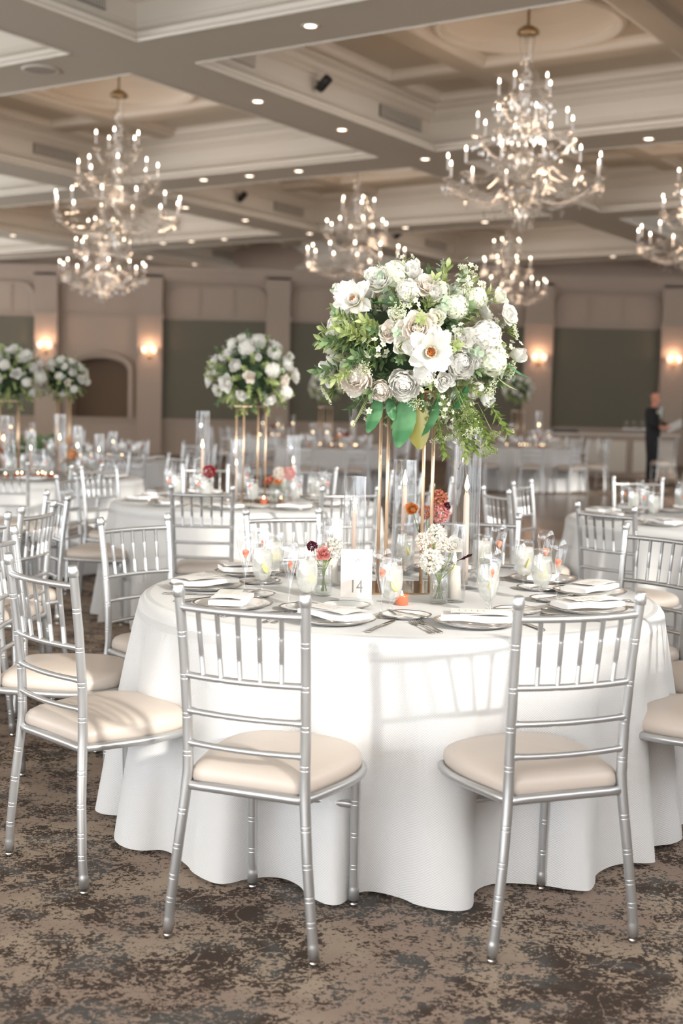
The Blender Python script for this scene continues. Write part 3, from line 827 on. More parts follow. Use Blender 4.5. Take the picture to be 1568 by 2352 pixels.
TAB = {   # name: centre, chairs ring offset, explicit chairs
    'second table': (-.62, 8.34), 'left table': (-2.55, 10.66), 'right table': (2.25, 7.7), 'far left table': (-2.75, 14.2),
    'far middle table': (-.15, 19.9), 'far right table': (3.2, 22.2), 'side table': (-2.62, 5.8), 'distant wall table': (-1.3, 25.5), 'rear left table': (-4.6, 18.5), 'window table': (8.0, 22.8)}
def face(x, y, c):            # rotation so the chair's +y points at c
    return math.atan2(c[1] - y, c[0] - x) - PI / 2
T = TAB
exp = [(-.77, 7.1, -.09, 'silver chair at second table, behind the left tulip glasses'), (.03, 7.25, .42, 'silver chair at second table, behind the card candle cylinder'),
       (-1.68, 7.95, -1.70, 'silver chair at left end of second table, side on'), (-1.86, 9.15, 1.10, 'silver chair of the left table, back turned, sunlit seat'),
       (-1.43, 6.24, 2.09, 'silver chair with sunlit spindles near left edge, farther of three'), (-1.36, 5.56, 1.40, 'silver chair with sunlit spindles near left edge, middle of three'),
       (-1.48, 4.99, .78, 'silver chair at left edge behind the nearest seat, nearest of three'),
       (1.32, 6.26, -.86, 'silver chair at near left of the right table'), (2.09, 8.99, PI, 'silver chair on the far side of the right table'),
       (1.20, 8.24, -2.05, 'silver chair at far left of the right table, beside dance floor'), (.93, 7.42, -1.25, 'silver chair between front and right tables, spindles in shade'),
       (-2.45, 9.3, 0.0, 'silver chair near left edge with its back to us at left table')]
for x, y, a, lab in exp: put_chair(x, y, a, lab, 'chairs around the nearer back tables')
def ring(tn, angs, far, r=1.3):
    cx_, cy_ = T[tn]; L = []
    for d_ in angs:
        x = cx_ + r * math.cos(d_ * D2R); y = cy_ + r * math.sin(d_ * D2R)
        L.append((x, y))
    for side in (0, 1):
        S = sorted([p for p in L if (p[1] > cy_) == bool(side)], key=lambda p: p[0] / p[1])
        for k, (x, y) in enumerate(S):
            put_chair(x, y, face(x, y, T[tn]) + rnd.uniform(-.08, .08), f'silver chair on {"far" if side else "near"} side of the {tn}, {ORD[k]} from the left' if k else f'silver chair on {"far" if side else "near"} side of the {tn}, leftmost',
                      f'chairs around the {tn}', far)
ring('second table', (-38, 0, 36, 72, 108, 146), False)
ring('left table', (0, 36, 72, 108), False)
ring('right table', (36, 0), False)
ring('far left table', (-100, -64, -28, 8, 44, 80, 116, 152), True)
ring('far middle table', (-110, -74, -38, -2, 34, 70, 106, 142, 178), True)
ring('far right table', (-95, -60, -20, 12, 45, 80, 120, 150, 190, 225), True, 1.35)
ring('rear left table', (-90, -50, -10, 30, 70, 110), True)
ring('distant wall table', (-90, -45, 0, 45, 90, 135, 180, 225), True)
put_chair(6.05, 23.9, 0.1, 'sunlit white-silver chair in front of the man in black', None, True)
put_chair(6.5, 23.6, -.3, 'silver chair at right edge beside the man in black', None, True)

# ------------------------------------------------------------------ tablecloths
def cloth_mesh(seed, nth=420, dents=()):
    rs = random.Random(seed); ph = [rs.uniform(0, 6.28) for _ in range(5)]
    drop = TZ - .014
    def fold(th):
        q = 17 * th + 1.5 * math.sin(2 * th + ph[0]) + 1.1 * math.sin(3 * th + ph[1]) + .7 * math.sin(5 * th + ph[2])
        s = math.cos(q); s = math.copysign(abs(s) ** .75, s)
        return s * (.75 + .25 * math.sin(4 * th + ph[3])) + .25 * math.sin(2 * th + ph[4])
    rows = [(0.001, 0), (.3, 0), (.6, 0), (.8, 0), (.846, 0)]
    def fn(uq, vq):
        th = uq * 2 * PI; j = int(round(vq * NR))
        if j < 5:
            r = rows[j][0]; return (r * math.cos(th), r * math.sin(th), TZ), (r * math.cos(th), r * math.sin(th))
        if j < 9:
            k = (j - 4) / 4 * PI / 2; r = .846 + .04 * math.sin(k); z = TZ - .04 * (1 - math.cos(k))
            return (r * math.cos(th), r * math.sin(th), z), (th * .886, -.886 + (j - 4) * .015)
        t = (j - 8) / (NR - 8); z = TZ - .04 - (drop - .04) * t
        A = .082 * t ** .85; r = .886 + .052 * t ** 1.1 + A * fold(th) * (1 - .12 * t)
        for (d_, amp, wd) in dents:
            q = (th - d_ * D2R + PI) % (2 * PI) - PI; r -= amp * math.exp(-(q / wd) ** 2) * t
        ang = th + .035 * t * math.sin(17 * th + ph[0])
        return (r * math.cos(ang), r * math.sin(ang), z), (th * .92, -.8 + .72 * t)
    NR = 34
    mb = MB(); mb.grid(fn, nth, NR, True)
    return mb.mesh('tablecloth', 'cloth')
cm = cloth_mesh(4, 560, ((-113, .05, .09), (-70, .03, .08)))
TC = (.205, 4.35)
o = link('tablecloth', cm, None, (TC[0], TC[1], 0)); tag(o, 'white waffle-weave cloth draped to the carpet over the front table', 'tablecloth')
cm2 = cloth_mesh(9, 220)
for k, (tn, (x, y)) in enumerate(T.items()):
    o = link('tablecloth', cm2, None, (x, y, 0), k * 1.1); tag(o, f'white cloth draped over the {tn}', 'tablecloth')
# ------------------------------------------------------------------ tableware prototypes
def Pj(name): return thing(name, '', name)
def lathe_thing(name, prof, m, n=28, kidsf=None):
    mb = MB(); mb.lathe(prof, n); o = link(name, mb.mesh(name, m)); return o
# charger with silver rim
mb = MB(); mb.lathe([(.001, .003), (.07, .003), (.078, .002), (.09, .008), (.118, .015)], 48); mb.cur = 1; mb.lathe([(.118, .015), (.123, .0175), (.128, .0165), (.124, .0125)], 48)
mb.cur = 0; mb.lathe([(.124, .0125), (.09, .004), (.075, 0), (.001, 0)], 48)
plate = link('charger_plate', mb.mesh('charger_plate', ['porcelain', 'silver_rim']))
mb = MB(); mb.lathe([(.001, .003), (.04, .003), (.045, .002), (.055, .006), (.072, .011)], 40); mb.cur = 1; mb.lathe([(.072, .011), (.076, .0125), (.079, .012), (.076, .009)], 40)
mb.cur = 0; mb.lathe([(.076, .009), (.055, .003), (.045, 0), (.001, 0)], 40)
bread = link('bread_plate', mb.mesh('bread_plate', ['porcelain', 'silver_rim']))
# folded napkin: three layers folded, rounded front edge
mb = MB()
def nap(uq, vq):
    k = uq * 2 * PI; lx, lz = .055, .0085
    cx_, cz = math.cos(k), math.sin(k)
    x = lx * math.copysign(min(1, abs(cx_) * 1.35) ** .9, cx_); z = lz * math.copysign(abs(cz) ** .6, cz) 
    y = -.105 + .21 * vq; 
    x *= 1 - .08 * vq; bulge = 1 + .25 * math.sin(vq * PI)
    return (x, y, .0145 + lz + z * bulge + .002 * math.sin(y * 40)), (uq, vq)
mb.grid(nap, 24, 12, True)
mb.add([nap(i / 24, 0)[0] for i in range(24)], [tuple(range(24))]); mb.add([nap(i / 24, 1)[0] for i in range(24)], [tuple(range(24))[::-1]])
def nap2(uq, vq):
    x = -.052 + .104 * uq; y = -.10 + .15 * vq
    return (x, y, .037 + .0035 * math.sin(uq * PI) + .002 * math.sin(vq * 5)), (uq, vq)
mb.grid(nap2, 8, 8)
napkin = link('napkin', mb.mesh('napkin', 'napkin'))
mb = MB(); mb.box((0, 0, .0005), (.075, .12, .001)); mb.cur = 1
for k in range(5): mb.box((-.004 * (k % 2), .035 - .018 * k, .0012), (.03 - .004 * (k % 3), .0018, .0004))
menu = link('menu_card', mb.mesh('menu_card', ['paper', 'ink'], False))
# cutlery, lying along +y
def fork_mesh():
    mb = MB(); pts = [(0, -.095, .003), (0, -.06, .004), (0, 0, .006), (0, .03, .004), (0, .045, .003)]
    vs = []; fs = []
    prof = [(-.1, .006, .003), (-.092, .0085, .003), (-.075, .006, .004), (-.03, .0028, .006), (.03, .0028, .006), (.045, .009, .004), (.055, .0105, .003), (.062, .0105, .003)]
    for y, w, z in prof: vs += [(-w, y, z), (w, y, z), (w, y, z - .0018), (-w, y, z - .0018)]
    for i in range(len(prof) - 1):
        for k in range(4): fs.append((4 * i + k, 4 * i + (k + 1) % 4, 4 * i + 4 + (k + 1) % 4, 4 * i + 4 + k))
    fs += [(3, 2, 1, 0), tuple(4 * (len(prof) - 1) + k for k in range(4))]
    mb.add(vs, fs)
    for k in range(4): 
        x = -.0085 + .0057 * k; mb.tube([(x, .06, .002), (x, .08, .0015), (x * .97, .10, .005)], [.0016, .0015, .0009], 6)
    return mb.mesh('fork', 'cutlery')
def knife_mesh():
    mb = MB(); vs = []; fs = []
    prof = [(-.115, .006, .004), (-.108, .0085, .005), (-.095, .006, .005), (-.02, .005, .0055), (-.005, .006, .004), (0, .009, .0025), (.06, .0095, .0022), (.10, .007, .002), (.118, .001, .0016)]
    for y, w, z in prof: vs += [(-w, y, z), (w, y, z), (w, y, .0006), (-w, y, .0006)]
    for i in range(len(prof) - 1):
        for k in range(4): fs.append((4 * i + k, 4 * i + (k + 1) % 4, 4 * i + 4 + (k + 1) % 4, 4 * i + 4 + k))
    fs += [(3, 2, 1, 0), tuple(4 * (len(prof) - 1) + k for k in range(4))]
    mb.add(vs, fs); return mb.mesh('knife', 'cutlery')
def spoon_mesh():
    mb = MB(); mb.tube([(0, -.1, .003), (0, -.085, .003), (0, -.03, .006), (0, .04, .004)], [.003, .005, .0026, .0026], 8)
    mb.sphere((0, .068, .004), .03, 8, (.62, 1, .16)); return mb.mesh('spoon', 'cutlery')
fork_me, knife_me, spoon_me = fork_mesh(), knife_mesh(), spoon_mesh()
# goblet with iced water
def make_goblet():
    mb = MB(); mb.lathe([(.001, .002), (.030, .001), (.034, .003), (.030, .005), (.010, .010), (.005, .018), (.0045, .030), (.008, .038), (.012, .042), (.024, .055), (.033, .080), (.0355, .105), (.034, .130), (.0305, .155), (.0295, .172), (.0302, .173), (.0302, .174)], 28)
    t = link('water_goblet', mb.mesh('water_goblet', 'glass'))
    mb = MB(); mb.lathe([(.001, .046), (.022, .057), (.0315, .082), (.034, .106), (.0325, .130), (.0300, .150), (.001, .151)], 20)
    mb.obj('iced_water', 'water', t)
    ic = MB()
    for k in range(9):
        a = k * 2.4; rr2 = .014; R = Matrix.Rotation(k * 1.3, 3, 'X') @ Matrix.Rotation(k * .7, 3, 'Y')
        ic.box((rr2 * math.cos(a), rr2 * math.sin(a), .075 + .0095 * k), (.016, .016, .013), R)
    ic.obj('ice', 'water', t, False)
    return t
goblet = make_goblet()
mb = MB(); mb.lathe([(.001, -.002), (.019, -.0022), (.021, 0), (.019, .0022), (.001, .002)], 20, (0, 0, 0), Matrix.Rotation(1.25, 3, 'X')); lemon = link('lemon_slice', mb.mesh('lemon_slice', 'lemon'))
mb = MB(); mb.lathe([(.001, .002), (.026, .001), (.030, .003), (.024, .005), (.008, .010), (.0038, .022), (.0036, .06), (.006, .075), (.013, .105), (.022, .14), (.029, .172), (.0300, .185), (.027, .200), (.0225, .212), (.0222, .2125)], 28)
flute = link('tulip_glass', mb.mesh('tulip_glass', 'glass'))
mb = MB()
for i, (r, z) in enumerate(((.001, -.014), (.005, -.010), (.010, 0), (.011, .008), (.007, .013), (.001, .014))): pass
mb.lathe([(.001, -.014), (.005, -.010), (.010, 0), (.011, .008), (.007, .013), (.001, .014)], 12)
for i in range(len(mb.v)): v = mb.v[i]; mb.v[i] = (v[0], v[1] * .4, v[2])
berry = link('strawberry_slice', mb.mesh('strawberry_slice', 'strawberry'))

def at_pl(tc, th, r, t, oo):
    """t: to the diner's right, oo: towards the table centre"""
    cs, sn = math.cos(th), math.sin(th)
    return (tc[0] + cs * (r - oo) - sn * t, tc[1] + sn * (r - oo) + cs * t)   # diner faces the centre, right is +tangent
def setting(tc, th, where, full, gname, idx):
    r = .665; a = th + PI / 2                      # local +y towards the centre: rotation
    j = lambda s: rnd.uniform(-s, s)
    def at(t, oo, z=TZ): x, y = at_pl(tc, th, r, t, oo); return (x, y, z + .0005)
    place(plate, f'white charger plate with silver rim, {where}', 'plate', at(0, 0), 0, f'charger plates on the {gname}')
    na = a + .9 + j(.25)
    place(napkin, f'folded white napkin on the charger, {where}', 'napkin', at(0, 0, TZ + .003), na, f'napkins on the {gname}')
    place(goblet, f'stemmed goblet of iced water, {where}', 'glass', at(.115 + j(.01), .205 + j(.01)), j(3), f'goblets on the {gname}')
    fx = at(.10 + j(.008), .14 + j(.008)); place(flute, f'slim tulip glass, {where}', 'glass', fx, j(3), f'tulip glasses on the {gname}')
    place(berry, f'orange-red strawberry slice in the tulip glass, {where}', 'fruit', (fx[0] + .002, fx[1], fx[2] + .135), j(3), f'strawberry slices in glasses on the {gname}')
    place(bread, f'small bread plate with silver rim, {where}', 'plate', at(-.16, .17), 0, f'bread plates on the {gname}')
    if not full: return
    cx_, cy_, cz = at(-.02, -.0, TZ + .0455)
    place(menu, f'cream menu card laid on the napkin, {where}', 'card', (cx_, cy_, cz - .002), na + .05, f'menu cards on the {gname}')
    for me_, nm, t_, lab, o_ in ((fork_me, 'fork', -.150, 'inner silver fork', 0), (fork_me, 'fork', -.178, 'outer silver fork', -.01), (knife_me, 'knife', .150, 'silver dinner knife', -.01)):
        tag(link(nm, me_, None, at(t_, o_), a + PI + PI + j(.05)), f'{lab}, {where}', nm, f'{nm}s on the {gname}')
    bk = link('butter_knife', knife_me, None, at(-.16, .165, TZ + .0125), a + .5 + j(.2)); bk.scale = (.8, .8, .8)
    tag(bk, f'small butter knife on bread plate, {where}', 'knife', f'butter knives on the {gname}')
    g = at(.115, .205); place(lemon, f'lemon slice in the water goblet, {where}', 'fruit', (g[0] + .008, g[1] - .018, g[2] + .095), j(3), f'lemon slices in goblets on the {gname}')
WH = ['before the left foreground chair', 'before the right foreground chair', 'before the front left edge chair', 'at the left rim of the front table', 'before the rear left chair of the front table',
      'across the front table, left of the candles', 'across the front table, right of the candles', 'at the rear right of the front table', 'at the right rim of the front table', 'behind the right foreground chair, front table']
for k, (x, y, a, lab) in enumerate(MAIN):
    setting(TC, math.atan2(y - TC[1], x - TC[0]), WH[k], True, 'front table', k)
tag(link('bread_plate', bread.data, None, (.02, 4.0, TZ + .0005)), 'bread plate with copper-lit rim before the table number card', 'plate')
for tn, off, cnt in (('second table', -96, 10), ('left table', -80, 10), ('right table', -130, 10), ('far left table', -100, 10), ('far middle table', -110, 9), ('far right table', -95, 9)):
    cx_, cy_ = T[tn]; P_ = []
    for k in range(cnt):
        th = (off + 360 / cnt * k) * D2R; P_.append((cx_ + .66 * math.cos(th), cy_ + .66 * math.sin(th), th))
    for side in (0, 1):
        S = sorted([p for p in P_ if (p[1] > cy_) == bool(side)], key=lambda p: p[0] / p[1])
        for k, (x, y, th) in enumerate(S):
            setting((cx_, cy_), th, f'{tn}, {"far" if side else "near"} side, {ORD[k]}' + ('' if k == 0 else ' from left'), False, tn, k)

# ------------------------------------------------------------------ blooms and foliage
def petal(mb, az, L, Wd, e0, e1, r0=0.0, z0=0.0, cup=.25, ruf=0.0, twist=0.0, nu=4, nv=5, tip=1.0, rs=rnd):
    ca, sa = math.cos(az), math.sin(az); path = [(r0, z0)]
    for k in range(nv):
        e = e0 + (e1 - e0) * (k + .5) / nv
        path.append((path[-1][0] + L / nv * math.cos(e), path[-1][1] + L / nv * math.sin(e)))
    p1, p2 = rs.uniform(0, 6), rs.uniform(0, 6)
    def fn(uq, vq):
        k = int(round(vq * nv)); s = uq * 2 - 1
        w = Wd * (math.sin(PI * min(1, (vq * .78 + .06))) ** .75) if tip else Wd * (.3 + .7 * vq)
        if vq > .99: w *= .62 * tip
        r, z = path[k]; e = e0 + (e1 - e0) * vq
        c_ = cup * w * s * s
        r2 = r - c_ * math.sin(e) ; z2 = z + c_ * math.cos(e)
        rf = ruf * Wd * math.sin(3.1 * s * 2 + p1) * vq; 
        r2 += rf * math.sin(e); z2 += rf * math.cos(e) + (ruf * Wd * .8 * math.sin(p2 + s * 5) if vq > .9 else 0)
        y = w * s
        return (r2 * ca - y * sa, r2 * sa + y * ca, z2), (uq, max(.001, vq))
    mb.grid(fn, nu, nv)
def bloom(kind, seed):
    rs = random.Random(seed); mb = MB(); g = 2.39996
    if kind in ('peony', 'rose'):
        pe = kind == 'peony'; n = 60 if pe else 34
        for k in range(n):
            q = k / (n - 1)
            e0 = (86 - 70 * q) * D2R if pe else (86 - 60 * q) * D2R
            e1 = (150 - 70 * q ** 1.5) * D2R if pe else (125 - 85 * q ** 1.3) * D2R
            L = (.50 + .38 * q) if pe else (.45 + .5 * q); Wd = (.16 + .26 * q) if pe else (.18 + .27 * q)
            petal(mb, k * g + rs.uniform(-.25, .25), L * rs.uniform(.88, 1.12), Wd * rs.uniform(.85, 1.2), e0, e1, (.04 + .42 * q ** .8) if pe else .03 + .22 * q, (.05 - .45 * q) if pe else -.25 * q, .45, .10 if pe else .05, rs=rs, nu=5)
    elif kind == 'magnolia':
        for k in range(12):
            petal(mb, k * 2 * PI / 12 * 5 + rs.uniform(-.2, .2), rs.uniform(.85, 1.1), .33, (34 + 12 * (k % 3)) * D2R, (-8 + 26 * (k % 3)) * D2R, .08, -.05, .4, .16, rs=rs, nu=6)
        for k in range(7):
            petal(mb, k * g, .55, .22, 65 * D2R, 95 * D2R, .1, 0, .5, .08, rs=rs)
        mb.cur = 1
        for k in range(70):
            a = k * g; r_ = .19 * math.sqrt(k / 70); mb.tube([(r_ * math.cos(a) * .6, r_ * math.sin(a) * .6, .05), (r_ * math.cos(a), r_ * math.sin(a), .3 + rs.uniform(-.05, .06))], [.008, .02], 5)
    elif kind in ('lisianthus', 'tulip'):
        n = 9 if kind == 'lisianthus' else 7
        for k in range(n):
            q = k / n; petal(mb, k * g, 1.0, .40, (75 - 25 * q) * D2R, (100 - 60 * q if kind == 'lisianthus' else 100 - 25 * q) * D2R, .08 + .05 * q, -.35, .5, .08, rs=rs, nu=5)
        mb.cur = 1
        for k in range(24):
            a = k * g; r_ = .14 * math.sqrt(k / 24); mb.tube([(r_ * .5 * math.cos(a), r_ * .5 * math.sin(a), -.25), (r_ * math.cos(a), r_ * math.sin(a), .15)], [.015, .03], 5)
    elif kind in ('hydrangea', 'carnation'):
        n = 90 if kind == 'hydrangea' else 60
        for k in range(n):
            z = 1 - 1.45 * (k + .5) / n; a = k * g; r_ = math.sqrt(max(0, 1 - z * z)); nrm = Vector((r_ * math.cos(a), r_ * math.sin(a), z))
            q = nrm.to_track_quat('Z', 'Y').to_matrix(); s = 0; sub = MB(); hy = kind == 'hydrangea'
            for m_ in range(4):
                petal(sub, m_ * PI / 2 + a, .25 if hy else .30, .125, .35 if hy else rs.uniform(.5, 1.5), -.1 if hy else rs.uniform(.3, 1.4), 0, 0, .2, .10 if hy else .7, rs=rs, nu=2, nv=2)
            q = (nrm + Vector((rs.uniform(-.3, .3), rs.uniform(-.3, .3), rs.uniform(-.3, .3)))).to_track_quat('Z', 'Y').to_matrix(); o_ = nrm * ((.8 if hy else .66) + rs.uniform(-.10, .10))
            mb.add([q @ Vector(v) + o_ for v in sub.v], sub.f, sub.uv)
    elif kind == 'ranunculus':
        for k in range(44):
            q = k / 43; petal(mb, k * g, .35 + .65 * q, .2 + .28 * q, (90 - 45 * q) * D2R, (140 - 75 * q) * D2R, .03 + .25 * q, -.3 * q, .55, .01, rs=rs)
        mb.cur = 1; mb.sphere((0, 0, .32), .16, 8)
    elif kind == 'snapdragon':
        for k in range(26):
            z = k / 26 * 3.2; r_ = .34 * (1 - k / 26 * .75); a = k * g; sub = MB()
            for m_ in range(4): petal(sub, m_ * PI / 2, .42 * (1 - k / 26 * .6), .18, 1.1, .2, 0, 0, .4, .1, rs=rs, nu=2, nv=3)
            nrm = Vector((math.cos(a), math.sin(a), .6)).normalized(); q = nrm.to_track_quat('Z', 'Y').to_matrix()
            o_ = Vector((r_ * math.cos(a), r_ * math.sin(a), z)) * .8
            mb.add([q @ Vector(v) + o_ for v in sub.v], sub.f, sub.uv)
    elif kind == 'paw':                       # red kangaroo paw
        for k in range(14):
            a = rs.uniform(-.9, .9); y0 = rs.uniform(0, .7); mb.tube([(0, 0, y0), (.35 * math.sin(a), .1 * rs.uniform(-1, 1), y0 + .3), (.55 * math.sin(a) + .05, 0, y0 + .42)], [.03, .05, .02], 6)
        mb.tube([(0, 0, -1.0), (0, 0, .8)], .025, 6)
    return mb
def leaf(mb, base, d, up, L, Wd, curl=.25, shape=.8, fold=.15):
    d = d.normalized(); s_ = d.cross(up); s_ = s_.normalized() if s_.length > 1e-4 else Vector((1, 0, 0)); n_ = s_.cross(d)
    def fn(uq, vq):
        s = uq * 2 - 1; w = Wd * math.sin(PI * min(1, max(0, vq * .94 + .04))) ** shape
        p = base + d * (L * vq) + n_ * (-curl * L * vq * vq + fold * w * abs(s)) + s_ * (w * s); return tuple(p), (uq, vq)
    mb.grid(fn, 2, 5)
def sprig(kind, seed):
    """grows along +z, unit metres"""
    rs = random.Random(seed); mb = MB(); g = 2.39996; up = Vector((0, 0, 1))
    if kind in ('leafy', 'dark'):
        mb.tube([(0, 0, 0), (.004, 0, .09), (0, .004, .17)], [.002, .0016, .001], 5)
        n = 26
        for k in range(n):
            z = .03 + .15 * k / n; a = k * g; d_ = Vector((math.cos(a), math.sin(a), .75 + k / n)); leaf(mb, Vector((0, 0, z)), d_, up, rs.uniform(.028, .045), rs.uniform(.006, .009), .2)
    elif kind == 'eucalyptus':
        mb.tube([(0, 0, 0), (.008, 0, .1), (0, 0, .19)], [.002, .0018, .001], 5)
        for k in range(15):
            z = .04 + .15 * k / 15; a = k * g; d_ = Vector((math.cos(a), math.sin(a), .5)); q = rs.uniform(.024, .034) * (1 - .3 * k / 15); leaf(mb, Vector((0, 0, z)), d_, up, q, q * .52, .1, .5)
    elif kind == 'lace':
        mb.tube([(0, 0, 0), (0, 0, .13)], [.0016, .0012], 5)
        for k in range(16):
            a = k * g; r_ = .032 * math.sqrt(k / 16); x, y = r_ * math.cos(a), r_ * math.sin(a); mb.cur = 0; mb.tube([(0, 0, .12), (x, y, .15)], [.0008, .0006], 4)
            mb.cur = 1
            for m_ in range(7): mb.octa((x + rs.uniform(-.006, .006), y + rs.uniform(-.006, .006), .152 + rs.uniform(-.004, .004)), .0023)
    elif kind == 'wax':
        mb.tube([(0, 0, 0), (0, 0, .15)], [.0016, .001], 5)
        for k in range(14):
            a = k * g; z = .05 + .11 * k / 14; r_ = .024; c_ = Vector((r_ * math.cos(a), r_ * math.sin(a), z + .015)); mb.cur = 0; mb.tube([(0, 0, z), c_], [.0009, .0007], 4); mb.cur = 1
            sub = MB()
            for m_ in range(5): petal(sub, m_ * 2 * PI / 5, .0105, .0045, .5, .0, .001, 0, .2, 0, rs=rs, nu=2, nv=2)
            q = Vector((math.cos(a), math.sin(a), .6)).to_track_quat('Z', 'Y').to_matrix(); mb.add([q @ Vector(v) + c_ for v in sub.v], sub.f, sub.uv)
    elif kind == 'fern':
        for k in range(22):
            z = .01 + .19 * k / 22; q = .022 * (1 - (k / 22) ** 2 * .8)
            for s in (-1, 1): leaf(mb, Vector((0, .02 * (k / 22) ** 2, z)), Vector((s, 0, .45)), Vector((0, 1, 0)), q, .0035, .1)
        mb.tube([(0, 0, 0), (0, .005, .1), (0, .02, .2)], [.0016, .0013, .0008], 5)
    elif kind == 'bigleaf':
        mb.tube([(0, 0, -.03), (0, 0, .02)], [.0018, .0015], 5); 
        sub = MB()
        def fn(uq, vq):
            s = uq * 2 - 1; w = .031 * math.sin(PI * (vq * .95 + .035)) ** .62; return (w * s, -.012 * vq * vq * 1.2 + .22 * w * abs(s) + .0015 * math.sin(vq * 40) * abs(s), .13 * vq), (uq, vq)
        mb.grid(fn, 6, 12)
    return mb
BM = {}
def B(kind, pm, cm_=None, seed=1):
    k = (kind, pm, seed)
    if k not in BM:
        nm = {'paw': 'kangaroo_paw'}.get(kind, kind)
        BM[k] = bloom(kind, seed).mesh(nm, [pm, cm_ or 'stamen_y'])
    return BM[k]
SM = {}
def S(kind, mats, seed=1):
    k = (kind, str(mats), seed)
    if k not in SM:
        SM[k] = sprig(kind, seed).mesh({'leafy': 'leafy_sprig', 'dark': 'dark_sprig', 'lace': 'white_lace_flower', 'wax': 'waxflower_sprig', 'eucalyptus': 'eucalyptus_sprig', 'fern': 'fern_frond', 'bigleaf': 'broad_leaf'}[kind], mats)
    return SM[k]
def put(me, parent, loc, nrm, sc, spin=0):
    o = link(me.name.split('.')[0], me, parent, loc)
    q = Vector(nrm).to_track_quat('Z', 'Y') @ Quaternion((0, 0, 1), spin)
    o.rotation_mode = 'QUATERNION'; o.rotation_quaternion = q; o.scale = (sc, sc, sc); return o

